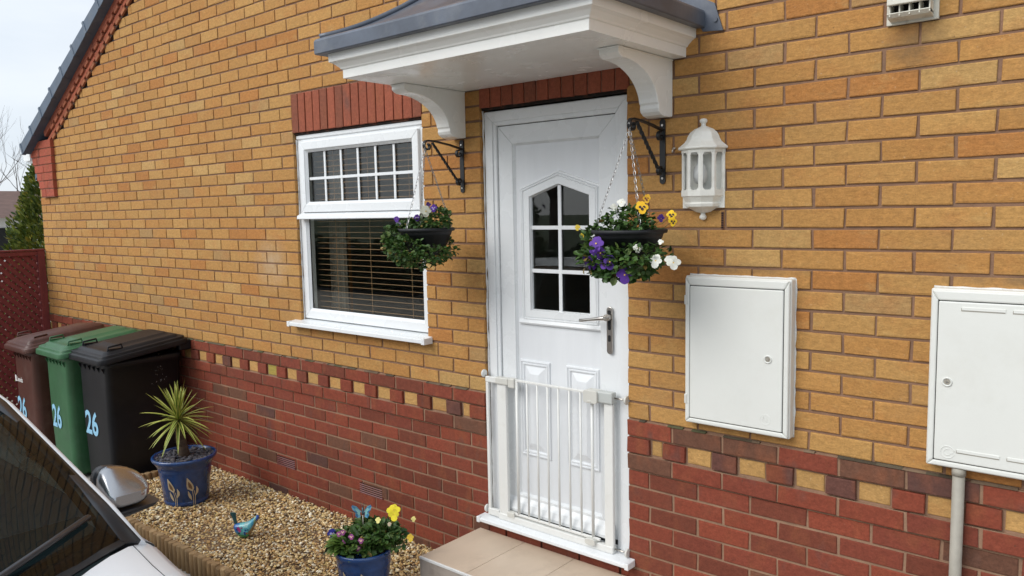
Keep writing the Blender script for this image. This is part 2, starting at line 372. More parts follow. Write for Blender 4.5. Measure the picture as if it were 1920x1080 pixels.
for i in range(-14, 70):
    zc = .075*i; zm = zc+.0375
    if zm > rake(AX): break
    red = i < 0
    proj = -.011 if i in (-1, -3) else 0
    for (a, b) in cut(XL, XR, zm):
        # clip by rake
        while a < b and rake(a+.06) < zc+.06 and a < AX: a += .1125*.5
        while b > a and rake(b-.06) < zc+.06 and b > AX: b -= .1125*.5
        if b-a < .02: continue
        mo.cur = jit(MORR if red else MORY, .05)
        ym = .006 if not red else .005
        mo.quad((a, ym, zc), (b, ym, zc), (b, ym, zc+.075), (a, ym, zc+.075))
        if i in (-1, -3):
            mo.box(a+.002, b-.002, -.006, .02, zc+.0035, zc+.0715)
        if i == -2:
            # chequer course: dark and buff half bricks in turn, the dark ones proud
            x = a if a > .5 else a
            seq = []
            if abs(b) < 1e-6:            # left of the door, laid from the door edge leftwards
                x = b; seq.append((x-.1125, x, 'd')); x -= .1125
                seq.append((x-.0555, x, 'y')); x -= .0555; k = 0
                while x > a+.02: seq.append((max(a, x-.1125), x, 'dy'[k % 2])); x -= .1125; k += 1
            else:
                x = a; seq.append((x, x+.1125, 'd')); x += .1125
                seq.append((x, x+.0555, 'y')); x += .0555; k = 0
                while x < b-.02: seq.append((x, min(b, x+.1125), 'dy'[k % 2])); x += .1125; k += 1
            for s0, s1, kd in seq:
                g0 = .005 if s0 > a+.001 else 0; g1 = .005 if s1 < b-.001 else 0
                if kd == 'd': brick(rb, s0+g0, s1-g1, zc+.004, zc+.071, -.011, C_red() if random.random() < .78 else jit((.12, .05, .038), .1))
                else: brick(yb, s0+g0, s1-g1, zc+.005, zc+.07, .001, jit((.46, .265, .093), .12) if not -2.0 < s0 < -1.86 else (.36, .28, .065))
            continue
        # stretchers
        org = .83 if a >= .83-1e-6 else 0.0
        off = 0 if i % 2 else .1125
        if a < 0 < b and zm > 1.5: org = 0.0
        js = []
        k0 = math.floor((a-org-off)/.225)
        x = org+off+k0*.225
        while x < b+.23:
            if a+.045 < x < b-.045: js.append(x)
            x += .225
        ed = [a]+js+[b]
        for e0, e1 in zip(ed, ed[1:]):
            g0 = .005 if e0 != a else 0; g1 = .005 if e1 != b else 0
            jx = random.uniform(-.002, .002)
            brick(rb if red else yb, e0+g0+(jx if g0 else 0), e1-g1, zc+.005+random.uniform(-.0008, .0008), zc+.07, proj, C_red() if red else C_yellow())
# reveals in mortar behind the brick ends
mo.cur = MORY
for x, s_ in ((DX0-.003, 1), (DX1+.003, -1)): mo.quad((x, .006, -1.05), (x, .11, -1.05), (x, .11, 1.41), (x, .006, 1.41))
for x in (WX0-.003, WX1+.003): mo.quad((x, .006, .2), (x, .11, .2), (x, .11, 1.41), (x, .006, 1.41))
mo.quad((DX0, .02, -1.05), (DX1, .02, -1.05), (DX1, .02, -.70), (DX0, .02, -.70))
# brick courses under the threshold
for i in range(-14, -9):
    for e0, e1 in ((DX0, .2225), (.2275, .4475), (.4525, .6725), (.6775, DX1)) if i % 2 else ((DX0, .11), (.115, .335), (.34, .56), (.565, .785), (.79, DX1)):
        if .075*i+.07 < -.66: brick(rb, e0+.003, e1-.003, .075*i+.005, .075*i+.07, .004, C_red(), d=.012)
yb.build('wall', M_['ybrick'], house); rb.build('plinth', M_['rbrick'], house); mo.build('mortar_bed', M_['mortar'], house)
# soldier lintels
for (a, b, z1, nm) in ((-1.562, -.404, 1.648, 'w'), (DX0, .852, 1.648, 'd')):
    lb = MB(); n = round((b-a)/.0735); w = (b-a)/n
    for k in range(n):
        brick(lb, a+k*w+.004, a+(k+1)*w-.004, 1.408+.002, z1-.004, -.002, jit((.29, .082, .045) if random.random() < .8 else (.24, .078, .045), .10))
    lb.cur = (.30, .15, .10); lb.box(a, b, .006, .1, 1.412, z1)
    lb.cur = (.02, .015, .012); lb.box(a+.005, b-.005, .012, .1, 1.398, 1.411)
    lb.build('lintel', M_['rbrick'], house)
ms = MB(); x = XL
while x < 4.6:
    w = random.uniform(.02, .09)
    if not (DX0-.06 < x+w and x < DX1+.02) and random.random() < .55:
        h = random.uniform(.001, .0045); ms.cur = jit(random.choice([(.07, .055, .035), (.10, .08, .05), (.085, .085, .04), (.16, .11, .07)]), .2)
        ms.prism([(-.0135, -.0035), (.004, -.0035), (.004, h), (-.004, h*.6)], 'x', x, x+w)
    x += w
tag(ms.build('moss', M_['mortar'], house), kind='stuff')
# inner leaf / room, side wall, back so nothing leaks
rm = MB()
def hole_wall(mb, y):
    xs = [XL+.01, WX0-.02, WX1+.02, DX0-.02, DX1+.02, XR-.01]; zs = [-1.04, .2, 1.43]
    for i in range(5):
        for z0, z1 in ((-1.04, .2), (.2, 1.43)):
            if i == 1 and z0 == .2: continue
            if i == 3: continue
            mb.quad((xs[i], y, z0), (xs[i+1], y, z0), (xs[i+1], y, z1), (xs[i], y, z1))
    mb.quad((DX0-.02, y, 1.43), (DX1+.02, y, 1.43), (DX1+.02, y, 1.45), (DX0-.02, y, 1.45))
    mb.add([(XL+.01, y, 1.43), (XR-.01, y, 1.43), (XR-.01, y, rake(XR)-.05), (AX, y, rake(AX)-.05), (XL+.01, y, rake(XL)-.05)], [(0, 1, 2, 3, 4)])
hole_wall(rm, .112)
for x0, x1, z0, z1 in ((WX0-1.6, WX1+.02, -.6, 1.6), (DX0-.2, DX1+.4, -1.0, 1.6)):
    yb0, yb1 = .113, 1.9
    rm.quad((x0, yb1, z0), (x1, yb1, z0), (x1, yb1, z1), (x0, yb1, z1)); rm.quad((x0, yb0, z0), (x0, yb1, z0), (x0, yb1, z1), (x0, yb0, z1))
    rm.quad((x1, yb0, z0), (x1, yb1, z0), (x1, yb1, z1), (x1, yb0, z1)); rm.quad((x0, yb0, z0), (x1, yb0, z0), (x1, yb1, z0), (x0, yb1, z0)); rm.quad((x0, yb0, z1), (x1, yb0, z1), (x1, yb1, z1), (x0, yb1, z1))
rm.build('interior', M_['room'], house)
wd = MB(); wd.box(-1.72, -1.58, .40, .43, -.4, 1.5); wd.build('interior_door', mat('interior_wood', (.45, .22, .08), .4), house)
sw = MB(); sw.cur = (.47, .26, .09)
sw.quad((XL, .1, -1.05), (XL, 8, -1.05), (XL, 8, 1.5), (XL, .1, 1.5)); sw.quad((XR, .1, -1.05), (XR, 8, -1.05), (XR, 8, 1.5), (XR, .1, 1.5)); sw.quad((XL, 8, -1.05), (XR, 8, -1.05), (XR, 8, 1.5), (XL, 8, 1.5))
sw.build('side_wall', M_['ybrick'], house)
# roof slabs
rf = MB(); ov = .30
def rp(x, dz=0): return rake(x)+dz
xl = -5.90; 
for sgn in (0, 1):
    a = (xl, rake(xl)-.02) if not sgn else (2*AX-xl, rake(xl)-.02)
    b = (AX, rake(AX)-.02)
    rf.prism([a, b, (b[0], b[1]+.05), (a[0], a[1]+.05)], 'y', .02, 8.1)
roof = rf.build('roof', M_['tile'], house)
# roof tiles seen along the verge: dry-verge caps, one per tile course
th = math.atan(RS); ct, st = math.cos(th), math.sin(th)
def vcap(mb, s, mirror=False):
    # s = distance along the rake from the lower tip; local frame (u along slope, v normal)
    L = .30; x0, z0 = -5.785, 1.548
    def P(u, v, y):
        x = x0+(s+u)*ct-v*st; z = z0+(s+u)*st+v*ct
        if mirror: x = 2*AX-x
        return (x, y, z)
    y0, y1 = -.105, .12
    lo, hi = (.012, .105), (-.004, .088)
    vs = []
    for y in (y0, y1):
        vs += [P(-.018, -.002, y), P(L, -.002, y), P(L, hi[1], y), P(-.018, lo[1], y)]
    mb.add(vs, [(0, 1, 2, 3), (7, 6, 5, 4), (3, 2, 6, 7), (0, 3, 7, 4), (1, 0, 4, 5), (2, 1, 5, 6)])
    # lip of the cap at its lower end
    vs = []
    for y in (y0-.006, y0+.03):
        vs += [P(-.03, -.006, y), P(.0, -.006, y), P(.0, .108, y), P(-.03, .11, y)]
    mb.add(vs, [(0, 1, 2, 3), (7, 6, 5, 4), (3, 2, 6, 7), (0, 3, 7, 4), (1, 0, 4, 5), (2, 1, 5, 6)])
for mir in (False, True):
    vm = MB(); s = 0; Lt = (AX+5.775)/ct
    while s < Lt-.15: vcap(vm, s, mir); s += .305
    vm.build('verge_caps', M_['tile'], house, bevel=.003)
# corbelled red brick rake with two dentil rows (left and right)
def rake_band(mir):
    mb = MB(); x0 = -5.30; Lt = (AX-x0)/ct-.05
    def blk(u0, u1, v0, v1, y, col):
        mb.cur = col
        pts = []
        for (u, v) in ((u0, v0), (u1, v0), (u1, v1), (u0, v1)):
            x = x0+u*ct-v*st; z = rake(x0)+u*st+v*ct
            if mir: x = 2*AX-x
            pts.append((x, z))
        mb.prism(pts, 'y', y, .05)
    W = .215
    u = -.1; k = 0
    # widths across the band: dentils .03, plain .04, dentils .03, plain rest
    while u < Lt:
        blk(u+.003, u+W-.003, .030, .0635, -.016, jit((.36, .10, .055), .12))
        blk(u+.003, u+W-.003, .094, .21, -.032, jit((.34, .095, .055), .12))
        u += W
    u = .0; k = 0
    while u < Lt:
        blk(u+.004, u+.082, .0, .0295, -.016, jit((.36, .13, .065), .12))
        blk(u+.059+.004, u+.141, .064, .0935, -.031, jit((.34, .11, .06), .12))
        u += .118
    mb.cur = (.05, .03, .022); 
    blk(-.1, Lt, .0, .2, -.002, (.055, .03, .022))  # backing coloured dark to give the shade in the dentil gaps
    mb.build('rake_corbel', M_['rbrick'], house, bevel=.002)
rake_band(False); rake_band(True)
# kneeler: seven proud red courses stepping out under the eaves
for mir in (False, True):
    kb = MB(); lefts = [-5.625, -5.665, -5.705, -5.745, -5.785, -5.82, -5.845]
    for k in range(7):
        z0 = 1.125+.075*k; xl_, xr_ = lefts[k], -5.318
        sp = xl_+(.115 if k % 2 == 0 else .215)
        for e0, e1 in ((xl_, sp-.004), (sp+.004, xr_)):
            c = jit((.37, .085, .05), .08)
            a, b = (e0, e1) if not mir else (2*AX-e1, 2*AX-e0)
            brick(kb, a, b, z0+.004, z0+.07, -.032, c, d=.13)
        kb.cur = (.30, .13, .09); a, b = (xl_+.004, xr_-.003) if not mir else (2*AX-xr_+.003, 2*AX-xl_-.004)
        kb.box(a, b, -.026, .1, z0-.003, z0+.074)
    kb.build('kneeler', M_['rbrick'], house)
# gutter (open ogee box) running back along the eaves
gt = MB(); gp = [(-6.03, 1.50), (-5.88, 1.50), (-5.88, 1.585), (-5.89, 1.585), (-5.89, 1.512), (-6.02, 1.512), (-6.04, 1.53), (-6.05, 1.56), (-6.075, 1.57), (-6.075, 1.60), (-6.085, 1.60), (-6.085, 1.562), (-6.06, 1.545), (-6.05, 1.52)]
gt.prism([(x+.06, z-.02) for x, z in gp], 'y', -.04, 8, sm=True)
gt.add([(x+.06, -.038, z-.02) for x, z in ((-6.03, 1.50), (-5.88, 1.50), (-5.88, 1.585), (-6.08, 1.60), (-6.06, 1.55), (-6.05, 1.52))], [(0, 1, 2, 3, 4, 5)])
gt.build('gutter', M_['pvc'], house)
# soffit under the eaves
sf = MB(); sf.box(-5.96, -5.73, .0, 8, 1.46, 1.475); sf.build('soffit', M_['pvc'], house)
# air bricks and weep vents
for (a, z0) in ((-1.915, -.757), (-1.045, -.757)):
    vb = MB(); vb.cur = (.13, .035, .03)
    vb.box(a, a+.215, .001, .03, z0, z0+.068); 
    for k in range(5):
        z = z0+.006+k*.0125; vb.cur = (.17, .045, .04); vb.prism([(-.003, z), (.004, z+.007), (.004, z)], 'x', a+.006, a+.209)
        vb.cur = (.01, .008, .008); vb.box(a+.008, a+.207, -.001, .002, z+.0070, z+.0115)
    vb.build('air_vent', M_['vc'], house)
for (x, z) in ((1.270, .858), (1.27+.0, 1.45)):
    if z > 1.4: continue
    vb = MB(); vb.cur = (.16, .07, .05); vb.box(x-.005, x+.005, -.001, .03, z-.034, z+.034)
    for k in range(7): vb.cur = (.01, .01, .01); vb.box(x-.004, x+.004, -.0025, 0, z-.031+k*.0092, z-.026+k*.0092)
    vb.build('weep_vent', M_['vc'], house)

# ------------------------------------------------------------------ window
def frame_rect(mb, x0, x1, z0, z1, w, y0, y1, wb=None, wt=None, mitre=True):
    """picture-frame of four mitred members"""
    wb = w if wb is None else wb; wt = w if wt is None else wt
    i = (x0+w, x1-w, z0+wb, z1-wt)
    for poly in ([(x0, z0), (x1, z0), (i[1], i[2]), (i[0], i[2])], [(x0, z1), (i[0], i[3]), (i[1], i[3]), (x1, z1)],
                 [(x0, z0), (i[0], i[2]), (i[0], i[3]), (x0, z1)], [(x1, z0), (x1, z1), (i[1], i[3]), (i[1], i[2])]):
        mb.prism(poly, 'y', y0, y1)
def inner_bevel(mb, x0, x1, z0, z1, w, y0, y1):
    """sloping glazing bead: ring from outer rect at y0 to inner rect at y1"""
    o = [(x0, z0), (x1, z0), (x1, z1), (x0, z1)]; n = [(x0+w, z0+w), (x1-w, z0+w), (x1-w, z1-w), (x0+w, z1-w)]
    vs = [(a, y0, b) for a, b in o]+[(a, y1, b) for a, b in n]
    mb.add(vs, [(i, (i+1) % 4, 4+(i+1) % 4, 4+i) for i in range(4)])
win = part_empty('window', house, Vector((-1, .05, .2))-house.location)
wx0, wx1, wz0, wz1 = WX0+.004, WX1-.004, .262, 1.392
f = MB(); frame_rect(f, wx0, wx1, wz0, wz1, .052, .028, .09)
f.box(wx0+.052, wx1-.052, .032, .088, .918, .958)          # transom
f.box(wx0-.0, wx1+.0, .02, .09, 1.372, 1.396)             # head drip
f.build('frame', M_['pvc'], win, bevel=.004)
s_ = MB(); sx0, sx1, sz0, sz1 = wx0+.040, wx1-.040, .925, 1.352
frame_rect(s_, sx0, sx1, sz0, sz1, .048, .010, .05); inner_bevel(s_, sx0+.046, sx1-.046, sz0+.046, sz1-.046, .018, .012, .030)
s_.build('sash', M_['pvc'], win, bevel=.003)
gx0, gx1, gz0, gz1 = sx0+.064, sx1-.064, sz0+.064, sz1-.064
b_ = MB(); 
for k in range(1, 6):
    x = gx0+(gx1-gx0)*k/6+(.0 if k < 5 else 0); b_.box(x-.008, x+.008, .034, .039, gz0-.01, gz1+.01)
zz = gz0+(gz1-gz0)*.47
b_.box(gx0-.01, gx1+.01, .032, .041, zz-.008, zz+.008)
b_.build('glazing_bars', M_['pvc'], win)
bd = MB(); inner_bevel(bd, wx0+.050, wx1-.050, .312, .920, .016, .030, .046); bd.build('bead', M_['pvc'], win)
dr = MB(); dr.prism([(.030, .925), (-.012, .905), (-.016, .885), (-.010, .882), (.03, .9)], 'x', wx0+.02, wx1-.02)
dr.build('drip_bar', M_['pvc'], win, bevel=.002)
gk = MB(); frame_rect(gk, wx0+.062, wx1-.062, .324, .908, .005, .044, .05); frame_rect(gk, gx0-.004, gx1+.004, gz0-.004, gz1+.004, .004, .029, .033); gk.build('gasket', M_['rubber'], win)
p_ = MB(); p_.box(wx0+.05, wx1-.05, .047, .051, .31, .915); p_.build('pane', M_['glass'], win)
p_ = MB(); p_.box(gx0-.012, gx1+.012, .042, .046, gz0-.012, gz1+.012); p_.build('pane', M_['glass'], win)
sl = MB(); sl.prism([(.09, .262), (-.055, .243), (-.062, .239), (-.062, .219), (-.052, .216), (-.052, .228), (.09, .235)], 'x', -1.622, -.378)
sl.box(-1.626, -1.60, -.064, .0, .213, .246); sl.box(-.400, -.374, -.064, .0, .213, .246)
sl.build('sill', M_['pvc'], win, bevel=.002)
for x in (WX0+.002, WX1-.002):
    se = MB(); pts = [(x+random.uniform(-.002, .002), .024, .25+k*.04) for k in range(29)]; se.tube(pts, [.0045+random.uniform(-.0015, .002) for _ in pts], 6); se.build('sealant', M_['seal'], win)
bl = MB(); z = .30
for zt, zb in ((1.33, .30),):
    z = zb
    while z < zt:
        q = random.uniform(-.001, .001); dz = -.0036; tk = .0026
        bl.add([(wx0+.06, .105, z+q), (wx1-.05, .105, z+q), (wx1-.05, .128, z+dz+q), (wx0+.06, .128, z+dz+q), (wx0+.06, .105, z-tk+q), (wx1-.05, .105, z-tk+q), (wx1-.05, .128, z+dz-tk+q), (wx0+.06, .128, z+dz-tk+q)],
               [(3, 2, 1, 0), (4, 5, 6, 7), (0, 1, 5, 4), (1, 2, 6, 5), (2, 3, 7, 6), (3, 0, 4, 7)]); z += .0335
for x in (wx0+.25, (wx0+wx1)/2, wx1-.22): bl.box(x-.0012, x+.0012, .103, .104, .3, 1.35)
bl.build('venetian_blind', M_['blind'], win)
cu = MB(); rr = [[(wx0+.05+.17*t/24+.0, .20+.018*math.sin(t*1.7), z) for t in range(25)] for z in (-.1, 1.4)]
cu.rings(rr, cap=False, closed=False); cu.build('curtain', M_['curtain'], win)

# ------------------------------------------------------------------ door
door = part_empty('door', house, Vector((.42, .05, -.65))-house.location)
dz0 = -.625
f = MB(); fx0, fx1, fz1 = DX0+.008, DX1-.006, 1.392
def jamb(mb, x0, x1, z1, w, y0, y1, z0):
    mb.prism([(x0, z0), (x0+w, z0), (x0+w, z1-w), (x0, z1)], 'y', y0, y1)
    mb.prism([(x1, z0), (x1, z1), (x1-w, z1-w), (x1-w, z0)], 'y', y0, y1)
    mb.prism([(x0, z1), (x0+w, z1-w), (x1-w, z1-w), (x1, z1)], 'y', y0, y1)
jamb(f, fx0, fx1, fz1, .072, .030, .1, dz0); jamb(f, fx0+.002, fx1-.002, fz1-.002, .05, .024, .03, dz0)
f.box(fx0+.06, fx1-.06, .045, .1, dz0, dz0+.03)
f.build('door_frame', M_['pvc'], door, bevel=.003)
# door leaf with its outer stiles and inset panel face
lx0, lx1, lz0, lz1 = fx0+.075, fx1-.075, dz0+.035, fz1-.075
lf = MB(); frame_rect(lf, lx0, lx1, lz0, lz1, .088, .040, .09); inner_bevel(lf, lx0+.086, lx1-.086, lz0+.086, lz1-.086, .010, .042, .056)
lf.build('leaf_frame', M_['pvc'], door, bevel=.003)
px0, px1, pz0, pz1 = lx0+.09, lx1-.09, lz0+.09, lz1-.09
# panel with the pointed opening for the glass
gl = [(.268, .430), (.605, .430), (.605, .975), (.4365, 1.030), (.268, .975)]
ho = [(.205, .372), (.668, .372), (.668, 1.018), (.4365, 1.093), (.205, 1.018)]
pn = MB(); Y0 = .056
def P(x, z, y=Y0): return (x, y, z)
out_ = [(px0-.005, pz0-.005), (px1+.005, pz0-.005), (px1+.005, 1.0), (px1+.005, pz1+.005), (px0-.005, pz1+.005), (px0-.005, 1.0)]
hexi = [gl[0], gl[1], gl[2], gl[3], gl[4]]
b0 = len(pn.v); pn.v.extend([P(*q) for q in out_]+[P(*q) for q in hexi])
for fc in ((0, 1, 7, 6), (1, 2, 8, 7), (2, 3, 9, 8), (3, 4, 9), (4, 5, 10, 9), (5, 0, 6, 10)): pn.face([b0+i for i in fc])
pn.build('panel', M_['pvcgrain'], door)
# moulded surround: nested pentagon rings rising and falling
def ringpoly(mb, pa, ya, pb, yb_):
    n = len(pa); mb.add([(a, ya, b) for a, b in pa]+[(a, yb_, b) for a, b in pb], [(i, (i+1) % n, n+(i+1) % n, n+i) for i in range(n)])
def inset(poly, d):
    cx = .4365; n = len(poly); res = []
    for i in range(n):
        p0, p1, p2 = Vector(poly[i-1]), Vector(poly[i]), Vector(poly[(i+1) % n])
        e1 = (p1-p0).normalized(); e2 = (p2-p1).normalized(); n1 = Vector((-e1.y, e1.x)); n2 = Vector((-e2.y, e2.x))
        m = (n1+n2)/(1+n1.dot(n2)); res.append(tuple(p1+m*d))
    return res
def moulding(mb, poly, steps):
    prev = None
    for d, y in steps:
        cur = (inset(poly, d), y)
        if prev: ringpoly(mb, prev[0], prev[1], cur[0], cur[1])
        prev = cur
mr_ = MB(); moulding(mr_, ho, [(0, Y0), (.002, Y0-.007), (.008, Y0-.009), (.012, Y0-.004), (.015, Y0-.012), (.020, Y0-.012), (.024, Y0-.006), (.026, Y0-.010), (.058, Y0-.010), (.0625, Y0+.004), (.064, Y0+.012)])
mr_.prism([(Y0, .360), (Y0-.012, .362), (Y0-.016, .370), (Y0-.012, .380), (Y0-.008, .388), (Y0, .390)], 'x', .195, .678)
mr_.build('glass_surround', M_['pvc'], door)
gb = MB(); gb.box(.4365-.009, .4365+.009, Y0+.001, Y0+.008, .428, 1.024); 
for z in (.622, .828): gb.box(.266, .607, Y0+.002, Y0+.009, z-.009, z+.009)
gb.build('glazing_bars', M_['pvc'], door, bevel=.001)
pg = MB(); pg.prism([(.262, .424), (.611, .424), (.611, .98), (.4365, 1.037), (.262, .98)], 'y', Y0+.010, Y0+.014); pg.build('pane', M_['glass'], door)
# two raised lower panels
for a, b in ((.188, .372), (.468, .652)):
    lp = MB(); rect = [(a, -.295), (b, -.295), (b, .183), (a, .183)]
    moulding(lp, rect, [(0, Y0), (.002, Y0-.008), (.008, Y0-.009), (.013, Y0-.003), (.016, Y0-.007), (.022, Y0-.007), (.028, Y0+.001), (.034, Y0-.001), (.066, Y0-.012)])
    ii = inset(rect, .066); lp.add([(x, Y0-.012, z) for x, z in ii], [(0, 1, 2, 3)])
    lp.build('raised_panel', M_['pvcgrain'], door)
kb = MB(); kb.prism([(.040, lz0+.0), (.012, lz0+.004), (.010, lz0+.02), (.022, lz0+.05), (.028, lz0+.056), (.040, lz0+.075)], 'x', lx0+.015, lx1-.015); kb.build('weather_bar', M_['pvc'], door, bevel=.002)
gk = MB(); frame_rect(gk, fx0+.070, fx1-.070, lz0-.01, lz1+.006, .006, .046, .09); gk.box(fx0+.07, fx1-.07, .04, .09, lz0-.022, lz0-.002); 
frame_rect(gk, px0-.006, px1+.006, pz0-.006, pz1+.006, .0022, .0535, .056)
gk.build('gasket', M_['rubber'], door)
ts = MB(); ts.prism([(.1, dz0+.004), (-.050, dz0-.014), (-.060, dz0-.018), (-.060, dz0-.034), (-.048, dz0-.038), (.1, dz0-.03)], 'x', -.028, .868)
ts.box(-.030, -.01, -.062, -.002, dz0-.040, dz0-.010); ts.box(.85, .870, -.062, -.002, dz0-.040, dz0-.010)
ts.build('threshold', M_['pvc'], door, bevel=.003)
for x, z0_ in ((DX0+.004, -.6), (DX1-.004, -.6)):
    se = MB(); pts = [(x+random.uniform(-.002, .003), .022, z0_+k*.04) for k in range(51)]; se.tube(pts, [.0055+random.uniform(-.003, .002) for _ in pts], 6); se.build('sealant', M_['seal'], door)
hd = part_empty('handle', door); hd.location = (0, 0, 0)
hp = MB()
pl = rrect(.726, .373, .030, .212, .0148, 6)
hp.prism(pl, 'y', .026, .034, sm=False); h1 = hp.build('handle_plate', M_['chrome'], door, bevel=.002)
h2 = MB(); h2.prism(rrect(.726, .42, .016, .088, .006, 4), 'y', .0245, .0262); h2.prism(rrect(.726, .338, .013, .03, .006, 5), 'y', .024, .0262)
h2.build('keyhole', M_['iron'], door)
h3 = MB(); h3.cyl((.726, .028, .433), (.726, -.010, .433), .011, 16); h3.cyl((.726, -.002, .433), (.726, .02, .433), .015, 16)
h3.tube([(.733, -.012, .433), (.715, -.014, .432), (.690, -.014, .428), (.640, -.012, .420), (.603, -.010, .414), (.590, -.004, .412)], [.009, .0105, .008, .0068, .0075, .008], 10)
h3.build('lever', M_['chrome'], door)
bpy.data.objects.remove(hd)

# ------------------------------------------------------------------ canopy over the door
can = part_empty('porch_canopy', house, Vector((.46, -.3, 1.5))-house.location)
CX0, CX1, CY = -.185, 1.112, -.672
def skirt(o, z):  # outline at outward offset o, from the wall round to the wall
    return [(CX0-o, 0.0, z), (CX0-o, CY-o, z), (CX1+o, CY-o, z), (CX1+o, 0.0, z)]
cb = MB(); prof = [(0, 1.500), (0, 1.537), (.006, 1.538), (.010, 1.545), (.026, 1.560), (.036, 1.566), (.042, 1.568), (.044, 1.612)]
cb.rings([skirt(o, z) for o, z in prof], cap=False, closed=False, sm=False)
cb.quad(*[(x, y, z) for x, y, z in skirt(0, 1.500)][::-1])
so_in = [(CX0+.03, 0, 1.4995)]
cb.build('fascia', M_['grp'], can, bevel=.002)
rc = MB(); rings = []
rings.append(skirt(.040, 1.603)); rings.append(skirt(.080, 1.600)); rings.append(skirt(.084, 1.604)); rings.append(skirt(.084, 1.655)); rings.append(skirt(.080, 1.664)); rings.append(skirt(.066, 1.672))
nst = 22
for k in range(1, nst+1):
    s = k/nst
    h = .52*(.30*s+.70*s**1.7)
    o = .066-.0*s
    xa = CX0-o+s*.52; xb = CX1+o-s*.52; y = (CY-o)*(1-s)
    rings.append([(xa, 0, 1.672+h), (xa, y, 1.672+h), (xb, y, 1.672+h), (xb, 0, 1.672+h)])
rc.rings(rings, cap=False, closed=False, sm=False)
rc.build('canopy_roof', M_['lead'], can, bevel=.006, seg=3)
hpm = MB()   # rolled hips
for sx in (0, 1):
    pts = []
    for k in range(0, nst+1):
        s = k/nst; h = .52*(.30*s+.70*s**1.7); xa = CX0-.066+s*.52; x = xa if not sx else CX0+CX1-xa
        pts.append((x, (CY-.066)*(1-s)-.004*(k > 0), 1.676+h))
    hpm.tube(pts, .013, 8)
hpm.build('hip_roll', M_['lead'], can)
for sx in (0, 1):     # wall flange round the roof, one plate a side
    fl_ = MB(); inn, outl = [], []
    for k in range(0, 15):
        q = k/14; h = .52*(.30*q+.70*q**1.7); inn.append((CX0-.084+q*.54, 1.60+h+.02*(k > 0))); outl.append((CX0-.084-.078+q*.55+(.0 if k else .004), 1.578 if k == 0 else 1.600+h+.070))
    inn[0] = (CX0-.075, 1.586)
    if sx: inn = [(CX0+CX1-x, z) for x, z in inn]; outl = [(CX0+CX1-x, z) for x, z in outl]
    for k in range(14): fl_.prism([inn[k], inn[k+1], outl[k+1], outl[k]], 'y', -.008, .0)
    fl_.build('wall_flange', M_['lead'], can)
    xs = CX1+.128 if sx else CX0-.128
    m = MB(); m.cyl((xs, -.008, 1.622), (xs, -.014, 1.622), .009, 12); m.build('bolt', M_['lead'], can)
def corbel(x0, x1):
    cm = MB()
    pr = [(0, 1.499), (-.40, 1.499), (-.402, 1.472), (-.392, 1.462), (-.375, 1.452), (-.36, 1.452)]
    for k in range(1, 15):
        a = k/14*math.pi/2*.93; pr.append((-.36+.245*math.sin(a)*1.0, 1.452-.19*(1-math.cos(a))))
    pr += [(-.110, 1.262+.012), (-.112, 1.255), (-.106, 1.240), (-.088, 1.226), (-.06, 1.219), (-.02, 1.220), (0, 1.224)]
    pr = [(y, 1.499-(1.499-z)*.815) if z < 1.499 else (y, z) for y, z in pr]
    cm.prism(pr, 'x', x0, x1, sm=False)
    cm.box(x0-.004, x1+.004, -.405, 0, 1.4925, 1.499)
    return cm.build('bracket', M_['grp'], can, bevel=.012, seg=3)
corbel(.967, 1.053); corbel(-.178, -.092)

# ------------------------------------------------------------------ balanced flue (top right)
fx = thing('flue_terminal', (1.93, 0, 1.49), 'cream plastic vent cowl high on the buff brick wall', 'flue')
m = MB(); m.box(1.852, 2.008, -.010, .003, 1.497, 1.66); m.build('base_plate', M_['flue'], fx, bevel=.002)
m = MB(); m.prism([(-.01, 1.66), (-.07, 1.652), (-.075, 1.548), (-.048, 1.524), (-.01, 1.524)][:3]+[(-.060, 1.548), (-.045, 1.56), (-.01, 1.56)], 'x', 1.868, 1.992); m.build('hood', M_['flue'], fx, bevel=.003)
m = MB()
for k in range(5): x = 1.872+k*.0295; m.box(x, x+.004, -.060, -.012, 1.515, 1.552)
m.prism([(-.012, 1.505), (-.050, 1.512), (-.062, 1.523), (-.060, 1.526), (-.012, 1.516)], 'x', 1.866, 1.994); m.build('grille', M_['flue'], fx)
m = MB(); m.box(1.870, 1.990, -.0125, -.0105, 1.516, 1.560); m.build('opening', M_['dark'], fx)

